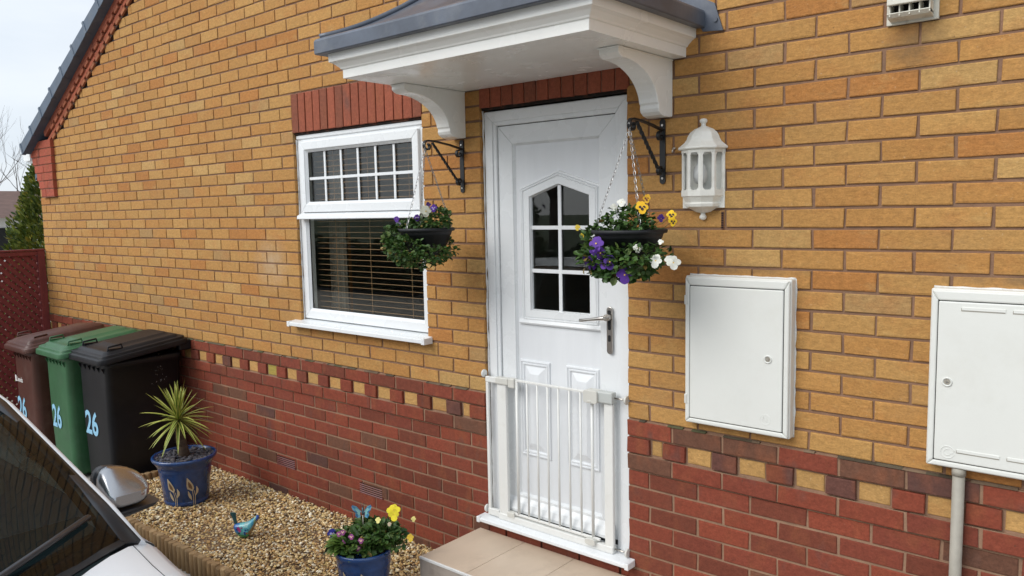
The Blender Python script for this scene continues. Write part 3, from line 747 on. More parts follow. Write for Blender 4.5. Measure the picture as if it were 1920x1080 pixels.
# ------------------------------------------------------------------ meter boxes
def meter(name, x0, x1, z0, z1, label, hinge_left, ribs=False):
    t = thing(name, ((x0+x1)/2, 0, z0), label, 'meter box', 'meter boxes on the wall')
    d = -.055
    m = MB(); 
    m.prism([(x0, z0), (x1, z0), (x1, z1), (x0, z1)], 'y', d+.012, .004)
    frame_rect(m, x0+.004, x1-.004, z0+.004, z1-.004, .020, d, d+.0125, wt=.034)
    m.build('casing', M_['box'], t, bevel=.007, seg=3)
    m = MB(); a, b, c, e = x0+.026, x1-.026, z0+.026, z1-.040
    m.box(a, b, d-.002, d+.010, c, e)
    dd = m.build('door', M_['box'], t, bevel=.004, seg=3)
    g_ = MB(); frame_rect(g_, a-.003, b+.003, c-.003, e+.003, .004, d+.0035, d+.0115); g_.build('door_gap', M_['rubber'], t)
    lx, lz = (b-.055, (c+e)/2+.005) if hinge_left else (a+.032, (c+e)/2)
    k = MB(); k.lathe([(.0155, 0), (.0155, .003), (.012, .0035), (.0105, .001)], (0, 0, 0), 20, cap=False); 
    k.v = [(lx+x, d-.002-z, lz+y) for x, y, z in k.v]; k.build('lock', M_['box'], t)
    k = MB(); k.cyl((lx, d-.0015, lz), (lx, d-.0028, lz), .0095, 14); k.build('lock_recess', M_['pipe'], t)
    k = MB(); k.prism([(lx-.003, lz-.004), (lx+.005, lz), (lx-.003, lz+.004)], 'y', d-.0045, d-.0027); k.build('lock_pin', M_['chrome'], t)
    if hinge_left:
        for z in (c+.055, e-.075): h = MB(); h.box(x0+.002, x0+.014, d-.003, d+.01, z, z+.038); h.build('hinge', M_['gatep'], t, bevel=.002)
        r_ = MB(); cx, cz = b-.062, c+.040
        r_.rings([[(cx+(.020+q[0])*math.cos(2*math.pi*i/28), d-.002-q[1], cz+(.020+q[0])*math.sin(2*math.pi*i/28)) for i in range(28)] for q in ((-.0015, 0), (0, .0012), (.0015, 0))], cap=False)
        for p0, p1 in (((-.006, -.009), (-.006, .010)), ((-.006, .010), (.006, -.009)), ((.006, -.009), (.006, .010)), ((.010, .004), (.013, -.010)), ((-.013, -.003), (-.006, .012))):
            r_.tube([(cx+p0[0], d-.002, cz+p0[1]), (cx+p1[0], d-.002, cz+p1[1])], .0011, 4)
        r_.build('emblem', M_['box'], t)
    else:
        r_ = MB(); cx, cz = a+.040, c+.030
        arc = lambda r, a0, a1: [(cx+r*math.cos(R(q)), d-.002, cz+r*math.sin(R(q))) for q in range(a0, a1+1, 12)]
        r_.tube(arc(.020, 10, 346), .0015, 5); r_.tube(arc(.010, 60, 348)+[(cx+.019, d-.002, cz-.002)], .0013, 5)
        r_.build('emblem', M_['box'], t)
        for xx in (a+.065, a+.205, a+.345):
            for zz0 in (c+.031, e-.029):
                l_ = MB(); l_.box(xx, xx+.120, d-.0028, d-.0015, zz0, zz0+.010); l_.build('slot', M_['pipe'], t)
                l_ = MB(); l_.box(xx+.002, xx+.122, d-.0045, d-.0015, zz0+.003, zz0+.0135); l_.build('slot_lip', M_['box'], t, bevel=.001)
    return t
meter('electric_meter_box', 1.134, 1.562, .042, .640, 'white meter box with a plain door hinged left, between the door and the pipe', True)
g2 = meter('gas_meter_box', 2.020, 2.52, .042, .633, 'white meter box cut by the right edge, slotted door and grey pipe below', False)
m = MB(); m.cyl((2.117, -.032, .045), (2.117, -.032, -1.02), .0185, 24); m.cyl((2.117, -.032, .045), (2.117, -.032, .02), .021, 24); m.build('pipe', M_['pipe'], g2)
for (x0, x1, zt, zb) in ((1.134, 1.562, .640, .042), (2.020, 2.52, .633, .042)):
    sm_ = MB(); pts = [(x0+(x1-x0)*k/24, -.001, zt+random.uniform(.0, .002)) for k in range(25)]; sm_.tube(pts, [.0035+random.uniform(-.0015, .0015) for _ in pts], 6)
    pts = [(x1-.0+random.uniform(-.001, .002), -.001, zb+(zt-zb)*k/24) for k in range(25)]; sm_.tube(pts, [.0035+random.uniform(-.002, .002) for _ in pts], 6)
    sm_.build('sealant', M_['seal'], house)

# ------------------------------------------------------------------ half lantern
lt = thing('wall_lantern', (1.188, 0, .88), 'cream half lantern with a finial and five clear panes on the brick wall', 'wall light')
LC = (1.188, -.002)
def half(r, z, n=5, e=.0):
    return [(LC[0]+r*math.cos(math.pi-math.pi*k/n), LC[1]-r*math.sin(math.pi*k/n), z) for k in range(n+1)]
m = MB(); m.rings([half(r, z) for r, z in ((.107, 1.142), (.110, 1.146), (.109, 1.152), (.100, 1.158), (.083, 1.172), (.074, 1.184), (.070, 1.196), (.060, 1.212), (.042, 1.226), (.022, 1.234), (.014, 1.238))], cap=False, closed=False, sm=False)
m.v.append((LC[0], LC[1], 1.142)); 
m.lathe([(.013, 1.234), (.010, 1.242), (.010, 1.250), (.016, 1.255), (.017, 1.262), (.013, 1.268), (.002, 1.271)], (LC[0], LC[1]-.004, 0), 14)
m.add(half(.107, 1.142), [tuple(range(6))]); m.build('lantern_roof', M_['lamp'], lt)
m = MB(); r0 = .094
m.rings([half(r, z) for r, z in ((r0, 1.142), (r0+.002, 1.142), (r0+.002, 1.128), (r0-.006, 1.128), (r0-.006, 1.142))], cap=False, closed=False, sm=False)
m.rings([half(r, z) for r, z in ((r0-.006, .975), (r0+.002, .975), (r0+.002, .950), (r0-.004, .946), (r0-.018, .924), (r0-.012, .918), (r0-.016, .906), (r0-.030, .900), (r0-.040, .896), (.034, .884), (.018, .880))], cap=False, closed=False, sm=False)
m.lathe([(.010, .884), (.010, .872), (.015, .866), (.015, .858), (.009, .851), (.001, .849)], (LC[0], LC[1]-.006, 0), 14)
tp, bt = half(r0, 1.142), half(r0, .965)
for k in range(6):   # posts
    a = math.pi-math.pi*k/5; cx, cy = LC[0]+r0*math.cos(a), LC[1]-r0*math.sin(a)
    for sgn in (-1, 1):
        kk = k+(1 if sgn > 0 else -1)
        if kk < 0 or kk > 5: continue
        ax_ = math.pi-math.pi*kk/5; ex, ey = LC[0]+r0*math.cos(ax_), LC[1]-r0*math.sin(ax_); fr = .17
        qx, qy = cx+(ex-cx)*fr, cy+(ey-cy)*fr
        m.quad((cx, cy, .965), (qx, qy, .965), (qx, qy, 1.14), (cx, cy, 1.14))
        inx, iny = LC[0]+(qx-LC[0])*.93, LC[1]+(qy-LC[1])*.93
        m.quad((qx, qy, .965), (inx, iny, .965), (inx, iny, 1.14), (qx, qy, 1.14))
        # chamfered corners of each opening
        fr2 = .30; wx, wy = cx+(ex-cx)*fr2, cy+(ey-cy)*fr2
        m.add([(qx, qy, 1.128), (wx, wy, 1.128), (qx, qy, 1.117)], [(0, 1, 2)]); m.add([(qx, qy, .975), (wx, wy, .975), (qx, qy, .986)], [(0, 1, 2)])
m.box(LC[0]-.098, LC[0]+.098, -.006, .002, .90, 1.15)
m.build('lantern_body', M_['lamp'], lt)
m = MB(); g0, g1 = half(r0-.004, .972), half(r0-.004, 1.132); m.rings([g0, g1], cap=False, closed=False, sm=False); m.build('pane', M_['lglass'], lt)
m = MB(); m.lathe([(.012, 1.12), (.014, 1.085), (.022, 1.075), (.030, 1.05), (.031, 1.03), (.024, 1.005), (.004, .997)], (LC[0], -.036, 0), 18); m.build('bulb', M_['bulb'], lt)
m = MB(); m.lathe([(.05, 1.138), (.045, 1.125), (.02, 1.118)], (LC[0], -.042, 0), 18); m.build('lamp_holder', M_['bulb'], lt)

lt.scale = (.91, .91, .94); lt.location.z += .008; lt.location.x += .003

# ------------------------------------------------------------------ hanging-basket brackets
def scroll(mb, c, r0, turns, a0, plane_x, w, sgn=1, n=22):
    pts = []
    for k in range(n+1):
        t = k/n; a = a0+sgn*turns*2*math.pi*t; r = r0*(1-.62*t)
        pts.append((plane_x, c[0]+r*math.cos(a), c[1]+r*math.sin(a)))
    return pts
def flat_tube(mb, pts, w, t):  # strap with rectangular section lying in the YZ plane, width along X
    rs = []
    P3 = [Vector(p) for p in pts]
    for i, p in enumerate(P3):
        tg = (P3[min(i+1, len(P3)-1)]-P3[max(i-1, 0)]).normalized(); nn = Vector((0, -tg.z, tg.y))*t/2; xx = Vector((w/2, 0, 0))
        rs.append([p-xx-nn, p+xx-nn, p+xx+nn, p-xx+nn])
    mb.rings(rs, sm=False)
def make_bracket(loc, label):
    t = thing('basket_bracket', loc, label, 'bracket', 'iron brackets for the hanging baskets')
    m = MB(); m.prism(rrect(0, .130, .026, .262, .0128, 5), 'y', -.005, .0); m.build('wall_strap', M_['iron'], t, world=False)
    m = MB()   # top arm ending in a scroll
    pts = [(0, -.006, .216), (0, -.09, .232), (0, -.18, .243), (0, -.232, .246)]
    pts += scroll(m, (-.238, .220), .026, .95, R(90), 0, 1)[1:]
    flat_tube(m, pts, .016, .007); m.build('arm', M_['iron'], t, world=False)
    m = MB()   # twisted brace
    a, b = Vector((0, -.205, .236)), Vector((0, -.022, .040)); n = 40
    m.tube([a+(b-a)*(k/n) for k in range(n+1)], .0098, 4, sq=(1, .55), twist=.42)
    m.build('twisted_brace', M_['iron'], t, world=False)
    m = MB(); flat_tube(m, scroll(m, (-.026, .056), .019, .9, R(270), 0, 1, -1), .016, .006); m.build('scroll', M_['iron'], t, world=False)
    m = MB(); flat_tube(m, scroll(m, (-.024, .190), .020, .9, R(80), 0, 1, 1), .016, .006); m.build('scroll', M_['iron'], t, world=False)
    for z in (.022, .236): m = MB(); m.cyl((0, -.005, z), (0, -.008, z), .0045, 10); m.build('screw', M_['chrome'], t, world=False)
    return t
br = make_bracket((1.009, 0, 1.008), 'black scrolled iron bracket right of the door, beside the lantern')
bl2 = copy_tree(br); bl2.location = (-.122, 0, 1.006); bl2['label'] = 'black scrolled iron bracket left of the door, beside the window'
m = MB(); m.tube([(0, 0, 0), (.0, -.012, -.002), (.002, -.020, -.008), (.001, -.022, -.018)], .0035, 6); m.lathe([(.008, -.004), (.010, 0), (.006, .004)], (0, -.004, 0), 10)
hk = m.build('wall_hook', M_['chrome']); hk.location = (1.062, 0, 1.148); tag(hk, 'small shiny metal hook in the wall between the bracket and the lantern', 'hook')

# ------------------------------------------------------------------ flowers and leaves
def blossom(mb, p, n, size, col, eye, yellow=(.75, .5, .05), petals=5):
    n = Vector(n).normalized(); u = n.cross(Vector((0, 0, 1)))
    if u.length < .05: u = Vector((1, 0, 0))
    u.normalize(); w = u.cross(n).normalized(); p = Vector(p)
    if w.z < 0: w = -w
    angs = [100, 62, 172, 8, 270] if petals == 5 else [i*360/petals for i in range(petals)]
    for i, a in enumerate(angs[:petals]):
        a = R(a+random.uniform(-8, 8)); d = u*math.cos(a)+w*math.sin(a); sd_ = n.cross(d)
        rr = size*(.5 if petals == 5 and i < 4 else .56)*random.uniform(.88, 1.1); c = p+d*rr*.92+n*(.002*i if petals == 5 else 0)
        pw = rr*(.95 if i == 4 or petals != 5 else .82)
        ring = []
        for k in range(9):
            b = 2*math.pi*k/9; ring.append(c+d*math.cos(b)*rr*.92+sd_*math.sin(b)*pw+n*(random.uniform(-.10, .16)*rr))
        mb.cur = jit(col, .12)
        mb.add(ring+[c+n*rr*.05], [(k, (k+1) % 9, 9) for k in range(9)], True)
        if eye and i >= 2 or (eye and petals != 5):
            mb.cur = eye; c2 = p+d*rr*.55+n*(.003+.002*i); r3 = rr*.42
            mb.add([c2+(d*math.cos(2*math.pi*k/6)+sd_*math.sin(2*math.pi*k/6))*r3 for k in range(6)], [tuple(range(6))])
    mb.cur = yellow; c2 = p+n*.013*size/.03*.8
    mb.add([c2+(u*math.cos(2*math.pi*k/6)+w*math.sin(2*math.pi*k/6))*size*.10 for k in range(6)], [tuple(range(6))])
def greens(k=0):
    a = lerp((.022, .060, .012), (.060, .125, .022), random.random())
    if random.random() < .10: a = (.10, .15, .035)
    if random.random() < .03: a = (.22, .16, .04)
    return jit(a, .15)
def clump(mb, c, rx, ry, rz, n, L=(.018, .03), shell=.55, outward=True):
    for _ in range(n):
        v = Vector((random.gauss(0, 1), random.gauss(0, 1), random.gauss(0, 1))).normalized()*(shell+(1-shell)*random.random())
        p = Vector((c[0]+v.x*rx, c[1]+v.y*ry, c[2]+v.z*rz))
        d = Vector((v.x, v.y, v.z*.6+.15))+Vector((random.uniform(-.6, .6), random.uniform(-.6, .6), random.uniform(-.5, .5)))
        mb.cur = greens(); l = random.uniform(*L)
        mb.leaf(p, d, v+Vector((0, 0, .7)), l, l*random.uniform(.6, .85), .12, random.uniform(-.1, .3))
def chain(mb, a, b, n):
    a, b = Vector(a), Vector(b); d = (b-a).normalized(); s = d.cross(Vector((0, 1, 0))).normalized(); q = d.cross(s)
    L = (b-a).length/n
    for k in range(n):
        c = a+d*L*(k+.5); u = s if k % 2 else q; 
        mb.tube([c+d*math.cos(t)*L*.68+u*math.sin(t)*L*.30 for t in [2*math.pi*i/8 for i in range(9)]], .0011, 4, cap=False)
VIEW = Vector((2.6144, -2.8657, .9139))
def basket(cx, cy, rz, rr, label, lumps, blooms, rot):
    t = thing('hanging_basket', (cx, cy, rz-.13), label, 'hanging basket', 'hanging baskets of pansies')
    m = MB(); m.lathe([(rr*.50, rz-.125), (rr*.58, rz-.122), (rr*.90, rz-.012), (rr*.985, rz-.010), (rr*1.0, rz-.004), (rr*1.0, rz+.003), (rr*.95, rz+.005), (rr*.88, rz-.02), (rr*.86, rz-.03)], (cx, cy, 0), 28)
    m.build('pot', M_['pot'], t)
    hook = (cx+.004, cy+.003, 1.215)
    for k in range(3):
        a = rot+k*2*math.pi/3; e = (cx+rr*.93*math.cos(a), cy+rr*.93*math.sin(a), rz)
        m = MB(); chain(m, hook, e, 26); m.build('chain', M_['chain'], t)
    m = MB(); m.tube([(cx+.004, cy+.003, 1.212), (cx+.008, cy+.003, 1.222), (cx+.004, cy+.0, 1.236), (cx-.004, cy, 1.232)], .0025, 6); m.build('hook', M_['chain'], t)
    m = MB()
    for (c, r3, n, L) in lumps: clump(m, c, *r3, n, L)
    m.build('foliage', M_['leaf'], t)
    for (p, sz, col, eye) in blooms:
        m = MB(); n = (VIEW-Vector(p)).normalized()+Vector((random.uniform(-.35, .35), random.uniform(-.2, .2), random.uniform(-.25, .35)))
        blossom(m, p, n, sz, col, eye); b = Vector((cx, cy, rz-.03)); q = Vector(p); m.cur = (.05, .10, .02); m.tube([q, q+(b-q)*.2+Vector((0, 0, -.012)), q+(b-q)*.5], .0011, 4); m.build('flower', M_['petal'], t)
    return t
WH, PU, YE = (.80, .80, .72), (.085, .018, .26), (.85, .50, .015)
DK = (.03, .008, .02)
cx, cy, rz = 1.007, -.262, .826
basket(cx, cy, rz, .148, 'hanging basket with yellow, purple and white pansies right of the door', [
  ((cx-.005, cy-.01, rz+.045), (.085, .09, .048), 300, (.014, .028)), ((cx+.06, cy-.04, rz+.03), (.065, .07, .05), 160, (.016, .028)), ((cx-.09, cy-.02, rz+.015), (.05, .07, .035), 120, (.010, .02)),
  ((cx-.07, cy-.09, rz-.10), (.09, .08, .055), 250, (.018, .032)), ((cx+.07, cy-.08, rz-.10), (.115, .095, .055), 460, (.016, .028)), ((cx-.13, cy-.04, rz-.035), (.045, .06, .05), 130, (.018, .030)),
  ((cx, cy-.05, rz-.150), (.13, .11, .035), 300, (.020, .036)), ((cx-.02, cy-.11, rz-.11), (.13, .05, .05), 160, (.018, .034)), ((cx+.02, cy+.07, rz-.10), (.13, .06, .05), 130, (.018, .03))],
 [((1.005, -.31, .932), .020, WH, None), ((.970, -.31, .917), .017, WH, None), ((1.105, -.33, .912), .030, YE, DK), ((1.10, -.28, .947), .017, (.75, .42, .02), (.16, .03, .02)),
  ((1.222, -.32, .882), .022, (.88, .58, .02), DK), ((1.232, -.33, .862), .018, (.88, .58, .02), DK), ((.80, -.31, .840), .013, (.80, .60, .08), None), ((.838, -.32, .811), .014, (.85, .58, .03), None), ((.875, -.33, .786), .011, (.85, .52, .02), None),
  ((.955, -.405, .778), .034, PU, None), ((.972, -.410, .748), .028, (.06, .012, .20), DK), ((.925, -.395, .712), .030, PU, DK), ((.902, -.39, .725), .024, (.06, .012, .2), DK), ((1.015, -.405, .714), .029, (.055, .012, .20), DK), ((.985, -.40, .705), .022, PU, DK), ((1.068, -.395, .666), .032, PU, None), ((.94, -.40, .75), .022, (.10, .03, .30), None),
  ((1.107, -.36, .764), .020, WH, None), ((1.183, -.36, .718), .027, WH, None), ((1.248, -.35, .716), .029, WH, None), ((1.225, -.34, .722), .02, WH, None), ((1.19, -.34, .786), .012, WH, None),
  ((1.16, -.28, .873), .016, (.05, .012, .16), None), ((.905, -.34, .680), .014, (.72, .70, .5), None), ((1.080, -.36, .693), .013, WH, None)], R(80))
cx = -.122
basket(cx, cy, rz+.006, .138, 'hanging basket of mostly green trailing leaves beside the window', [
  ((cx+.085, cy-.01, rz+.055), (.065, .07, .055), 330, (.016, .026)), ((cx-.06, cy-.03, rz+.025), (.075, .07, .025), 170, (.014, .022)), ((cx+.01, cy-.03, rz+.035), (.06, .07, .035), 150, (.014, .024)),
  ((cx-.12, cy-.06, rz-.035), (.08, .09, .06), 360, (.018, .034)), ((cx-.03, cy-.11, rz-.085), (.13, .08, .06), 620, (.014, .026)), ((cx+.10, cy-.05, rz-.11), (.07, .08, .04), 210, (.014, .026)),
  ((cx-.02, cy-.04, rz-.15), (.12, .11, .03), 260, (.014, .026)), ((cx, cy+.07, rz-.09), (.14, .06, .06), 180, (.018, .03))],
 [((-.255, -.33, .880), .018, PU, None), ((-.245, -.33, .858), .013, (.45, .38, .6), None), ((-.098, -.34, .888), .018, PU, (.5, .4, .65)), ((-.04, -.34, .918), .030, (.80, .80, .66), None), ((.015, -.34, .931), .019, PU, (.4, .32, .6)), ((-.042, -.32, .947), .014, (.07, .02, .18), None),
  ((-.125, -.37, .717), .011, (.65, .42, .14), None), ((-.01, -.36, .665), .013, (.65, .42, .16), None), ((.02, -.36, .655), .011, (.6, .36, .12), None)], R(30))

# ------------------------------------------------------------------ safety gate
gt = thing('safety_gate', (.42, .0, -.62), 'white metal safety gate with upright bars fixed across the foot of the door', 'safety gate')
gy0, gy1 = -.018, .006
m = MB(); m.box(.088, .146, gy0+.003, gy1-.003, -.622, .082); m.build('post', M_['gate'], gt, bevel=.004)
m = MB(); m.box(.720, .766, gy0+.003, gy1-.003, -.632, .052); m.build('post', M_['gate'], gt, bevel=.004)
m = MB(); m.box(.012, .085, gy0+.002, gy1-.004, .060, .088); m.box(.012, .030, gy0+.004, gy1-.006, -.61, .06); m.box(.012, .085, gy0+.001, gy1-.002, -.628, -.594); m.build('side_bracket', M_['gate'], gt, bevel=.003)
m = MB(); m.box(.085, .765, gy0-.002, gy1+.004, -.634, -.602); m.build('base_rail', M_['gate'], gt, bevel=.004)
m = MB(); m.box(.205, .700, -.013, -.001, .083, .094); m.build('rail', M_['gate'], gt, bevel=.002)
m = MB(); m.box(.150, .690, -.013, -.001, -.594, -.583); m.build('rail', M_['gate'], gt, bevel=.002)
for k, x in enumerate((.210, .274, .337, .399, .462, .525, .588, .652)):
    m = MB(); m.cyl((x, -.007, -.586), (x, -.007, .086), .0072 if k in (0, 7) else .0052, 12); m.build('bar', M_['gate'], gt)
m = MB(); m.box(.085, .165, gy0-.006, gy1+.002, .060, .094); m.box(.165, .205, gy0-.004, gy1+.002, .050, .096); m.build('hinge', M_['gatep'], gt, bevel=.004)
m = MB(); m.box(.144, .190, gy0-.005, gy1, -.61, -.582); m.build('lower_hinge', M_['gatep'], gt, bevel=.004)
m = MB(); m.box(.690, .772, gy0-.010, gy1+.004, .054, .106); m.build('latch_housing', mat('latch_grey', (.50, .52, .50), .4), gt, bevel=.006)
m = MB(); m.prism(rrect(.662, .077, .074, .058, .012, 4), 'y', gy0-.022, gy1+.004); m.box(.648, .668, gy0-.024, gy0-.02, .053, .060); m.build('latch', M_['gatep'], gt, bevel=.004)
m = MB(); m.prism(rrect(.650, -.600, .056, .030, .012, 4), 'y', gy0-.018, gy1); m.build('foot_latch', M_['gatep'], gt, bevel=.003)
for (x, z, s) in ((.770, .080, 1), (.768, -.612, 1)):
    m = MB(); m.cyl((x, -.006, z), (DX1-.004, -.006, z), .0042, 10); m.build('spindle', M_['chrome'], gt)
    m = MB(); m.cyl((DX1-.010, -.006, z), (DX1+.001, -.006, z), .020, 20); m.build('pad', M_['gatep'], gt, bevel=.003)
for z in (.100, -.600):
    m = MB(); m.cyl((-.004, -.010, z), (.006, -.010, z), .020, 20); m.build('pad', M_['gate'], gt, bevel=.004)
    m = MB(); m.cyl((.005, -.006, z-.012 if z > 0 else z), (.02, -.006, z-.018 if z > 0 else z), .004, 10); m.build('spindle', M_['chrome'], gt)

# ------------------------------------------------------------------ tiled step
stp = thing('door_step', (.45, -.22, -1.02), 'beige tiled step with a pale metal edge in front of the white door', 'step')
sx0, sx1, sy0, sz = -.058, 1.16, -.432, -.722
m = MB(); m.box(sx0+.008, sx1-.008, sy0+.008, -.004, -1.02, sz-.010); m.build('base', M_['grout'], stp)
xs = [sx0, .238, .540, .842, sx1]
for a, b in zip(xs, xs[1:]):
    m = MB(); m.box(a+(.001 if a != sx0 else 0), b-.001, sy0+.008, -.003, sz-.010, sz); m.build('tile', M_['stile'], stp, bevel=.0012)
    m = MB(); m.box(a+(.001 if a != sx0 else .008), b-.001, sy0, sy0+.0095, -1.01, sz-.012); m.build('riser_tile', mat('riser', (.44, .38, .33), .5, var=.12, vs=8, dirt=(.2, .15, .12, .7), ds=9) if a == sx0 else bpy.data.materials['riser'], stp)
m = MB(); m.box(sx0, sx0+.0095, sy0, -.004, -1.01, sz-.0105); m.build('side_tile', bpy.data.materials['riser'], stp)
m = MB(); m.box(sx0-.002, sx1, sy0-.003, sy0+.0075, sz-.011, sz+.0015); m.build('edge_trim', M_['trim'], stp, bevel=.002)

# ------------------------------------------------------------------ gravel bed and log edging
BX0, BX1, BY0 = -2.86, sx0-.004, -.868
m = MB(); m.box(BX0, BX1, BY0, .01, -1.03, -.945); tag(m.build('gravel_bed', M_['soil']), kind='structure')
gm = MB(); ico = []
ph = (1+5**.5)/2
iv = [Vector(v).normalized() for v in ((-1, ph, 0), (1, ph, 0), (-1, -ph, 0), (1, -ph, 0), (0, -1, ph), (0, 1, ph), (0, -1, -ph), (0, 1, -ph), (ph, 0, -1), (ph, 0, 1), (-ph, 0, -1), (-ph, 0, 1))]
ifc = [(0,11,5),(0,5,1),(0,1,7),(0,7,10),(0,10,11),(1,5,9),(5,11,4),(11,10,2),(10,7,6),(7,1,8),(3,9,4),(3,4,2),(3,2,6),(3,6,8),(3,8,9),(4,9,5),(2,4,11),(6,2,10),(8,6,7),(9,8,1)]
GC = [(.60, .43, .17), (.72, .54, .27), (.52, .32, .13), (.82, .70, .45), (.40, .25, .12), (.66, .47, .21), (.88, .80, .62), (.33, .24, .14), (.76, .56, .28), (.56, .34, .13)]
def stone(mb, x, y, z, r, cols, flat=.6):
    sx_, sy_, sz_ = r*random.uniform(.7, 1.35), r*random.uniform(.6, 1.1), r*random.uniform(.4, .8)*flat/.6
    a = random.uniform(0, 6.28); ca, sa = math.cos(a), math.sin(a); tl = random.uniform(-.5, .5)
    b = len(mb.v)
    for v in iv:
        k = random.uniform(.82, 1.15); p = (v.x*sx_*k, v.y*sy_*k, v.z*sz_*k); zz_ = p[2]+p[0]*tl
        mb.v.append((x+p[0]*ca-p[1]*sa, y+p[0]*sa+p[1]*ca, z+zz_))
    c = jit(random.choice(cols), .2); mb.cur = c
    mb.f.extend([(b+i, b+j, b+k_) for i, j, k_ in ifc]); mb.c.extend([c]*20); mb.sm.extend([random.random() < .5]*20)
N = 15500
for _ in range(N):
    x = random.uniform(BX0+.01, BX1-.012); y = random.uniform(BY0+.01, -.004)
    stone(gm, x, y, -.941+random.uniform(-.004, .008)+.008*math.sin(x*5)*math.sin(y*7), random.choice((random.uniform(.0042, .0085), random.uniform(.006, .0115))), GC)
tag(gm.build('gravel', M_['gravel']), 'loose golden brown gravel filling the bed against the wall', 'gravel', kind='stuff')
le = thing('log_edging', (-1.5, -.89, -1.02), 'low edging of upright half round timber logs around the gravel bed', 'edging')
def log(x, y):
    c = jit(lerp((.27, .165, .075), (.36, .24, .12), random.random()), .12); m = MB(); m.cur = c
    r = .0235; h = -.893+random.uniform(-.005, .005); n = 12
    m.rings([[(x+rr_*math.cos(2*math.pi*k/n), y+rr_*math.sin(2*math.pi*k/n), z) for k in range(n)] for rr_, z in ((r, -1.05), (r*1.0, h-.006), (r*.9, h))])
    m.build('log', M_['log'], le)
x = BX0-.02
while x < BX1-.0: log(x, -.893); x += .0462
y = -.85
while y < -.02: log(BX0-.022, y); y += .0462

# ------------------------------------------------------------------ wheelie bins
def make_bin(cx, fy, w, m_, label, dome, top=0.0, num_x=(0, 0), logo=False, nz=-.57):
    g0 = -1.02; D = .60
    t = thing('wheelie_bin', (cx, fy+.35, g0), label, 'wheelie bin', 'wheelie bins along the wall')
    bw = w-.085; m = MB(); rs = []
    yf = fy+.055; yb_ = fy+.60
    for z, k in ((g0+.03, .90), (g0+.05, .92), (g0+.5, .965), (top-.09, 1.0), (top-.088, 1.03), (top-.045, 1.04)):
        ww = bw*k; dd = (yb_-yf)*(.88 if z < -.9 else (.95 if z < -.3 else 1.0)); ff = yf+(.012 if z < -.9 else 0)
        rs.append([(x, y, z) for x, y in rrect(cx, ff+dd/2, ww, dd, .05)])
    m.rings(rs)
    m.build('body', m_, t)
    for k in range(6):
        m = MB(); x = cx-bw/2+.05+k*(bw-.1)/5; m.prism([(yf-.018, top-.088), (yf+.004, top-.088), (yf+.004, top-.135)], 'x', x-.004, x+.004); m.build('rim_gusset', m_, t)
    m = MB(); sl_ = .078; rs = []
    prof = [(-.056, 0, .055), (-.052, -.006, .055), (-.018, -.004, .055), (-.014, .012, .05), (.002, .014, .05), (.005, .045, .05), (.019, .056, .05), (.024, .072, .05)] if not dome else \
           [(-.056, 0, .055), (-.052, -.006, .055), (-.020, -.004, .055), (-.014, .010, .05), (.000, .014, .05), (.004, .03, .05)]
    for z, ins, r in prof:
        ring = []
        for x, y in rrect(cx, fy+.32, w-2*ins, .64-2*ins, max(.02, r-ins*.3)):
            ring.append((x, y, top+z+sl_*(y-fy)/.64))
        rs.append(ring)
    if dome:   # lid skin bellied up in the middle, rim lifted at the side
        for k in range(1, 6):
            q = k/5; ins = .03+.20*q*q*.6+.02*q
            rs.append([(x, y, top+.004+.040*math.sin(q*1.5)+sl_*(y-fy)/.64+.012*math.sin((x-cx)*9)) for x, y in rrect(cx, fy+.32, max(.06, w-2*ins), max(.08, .64-2*ins), .03)])
    else:
        ring = [(x, y, top+.022+sl_*(y-fy)/.64) for x, y in rrect(cx, fy+.32, w-2*.085, .64-2*.085, .03)]; rs.append(ring)
        rs.append([(x, y, top+.026+sl_*(y-fy)/.64) for x, y in rrect(cx, fy+.36, w-2*.15, .40, .03)]); rs.append([(x, y, top+.036+sl_*(y-fy)/.64) for x, y in rrect(cx, fy+.37, w-2*.17, .36, .03)])
    m.rings(rs); m.build('lid', m_, t, bevel=.004)
    for sx in (-1, 1):
        m = MB(); hx = cx+sx*(w/2-.075); hy = fy+.135; hz = top+.030+sl_*.135/.64
        m.tube([(hx, hy-.05, hz-.02), (hx, hy-.045, hz+.014), (hx, hy+.045, hz+.024), (hx, hy+.052, hz-.01)], .0075, 6)
        m.box(hx-.022, hx+.016, hy-.045, hy+.045, hz-.025, hz+.002)
        m.build('lid_handle', m_, t, bevel=.002)
    m = MB(); zz_ = top+.045
    m.tube([(cx-bw/2-.01, fy+.645, zz_-.03), (cx+bw/2+.01, fy+.645, zz_-.03)], .018, 12); m.box(cx-bw/2-.022, cx-bw/2+.03, fy+.57, fy+.665, zz_-.075, zz_-.0); m.box(cx+bw/2-.03, cx+bw/2+.022, fy+.57, fy+.665, zz_-.075, zz_-.0)
    m.build('rear_handle', m_, t, bevel=.010)
    for sx in (-1, 1):
        m = MB(); wx = cx+sx*(bw/2-.03); m.cyl((wx-.022, fy+.57, g0+.10), (wx+.022, fy+.57, g0+.10), .10, 24); m.build('wheel', M_['tyre'], t, bevel=.006)
    yn = yf-.002
    def yface(z): return yf+ (.0 if z > -.9 else .012) - .0015
    m = MB(); m.cur = (.36, .62, .78)
    xs_, xe = num_x
    text_mb(m, '26', .235, lambda a, b, c: (xs_+a, yf-.0025, nz-.085+b), bold=.006, xs=(xe-xs_)/.262)
    m.build('number', M_['num'], t)
    if logo:
        m = MB(); text_mb(m, 'Leeds', .055, lambda a, b, c: (xs_+.02+a, yf-.0025, nz+.205+b), bold=.001, xs=1.0)
        m.box(xs_-.012, xs_+.012, yf-.003, yf-.001, nz+.200, nz+.250); text_mb(m, 'CITY COUNCIL', .022, lambda a, b, c: (xs_+.02+a, yf-.0025, nz+.19+b), xs=.8) if False else None
        m.build('emblem', M_['white'], t)
    return t
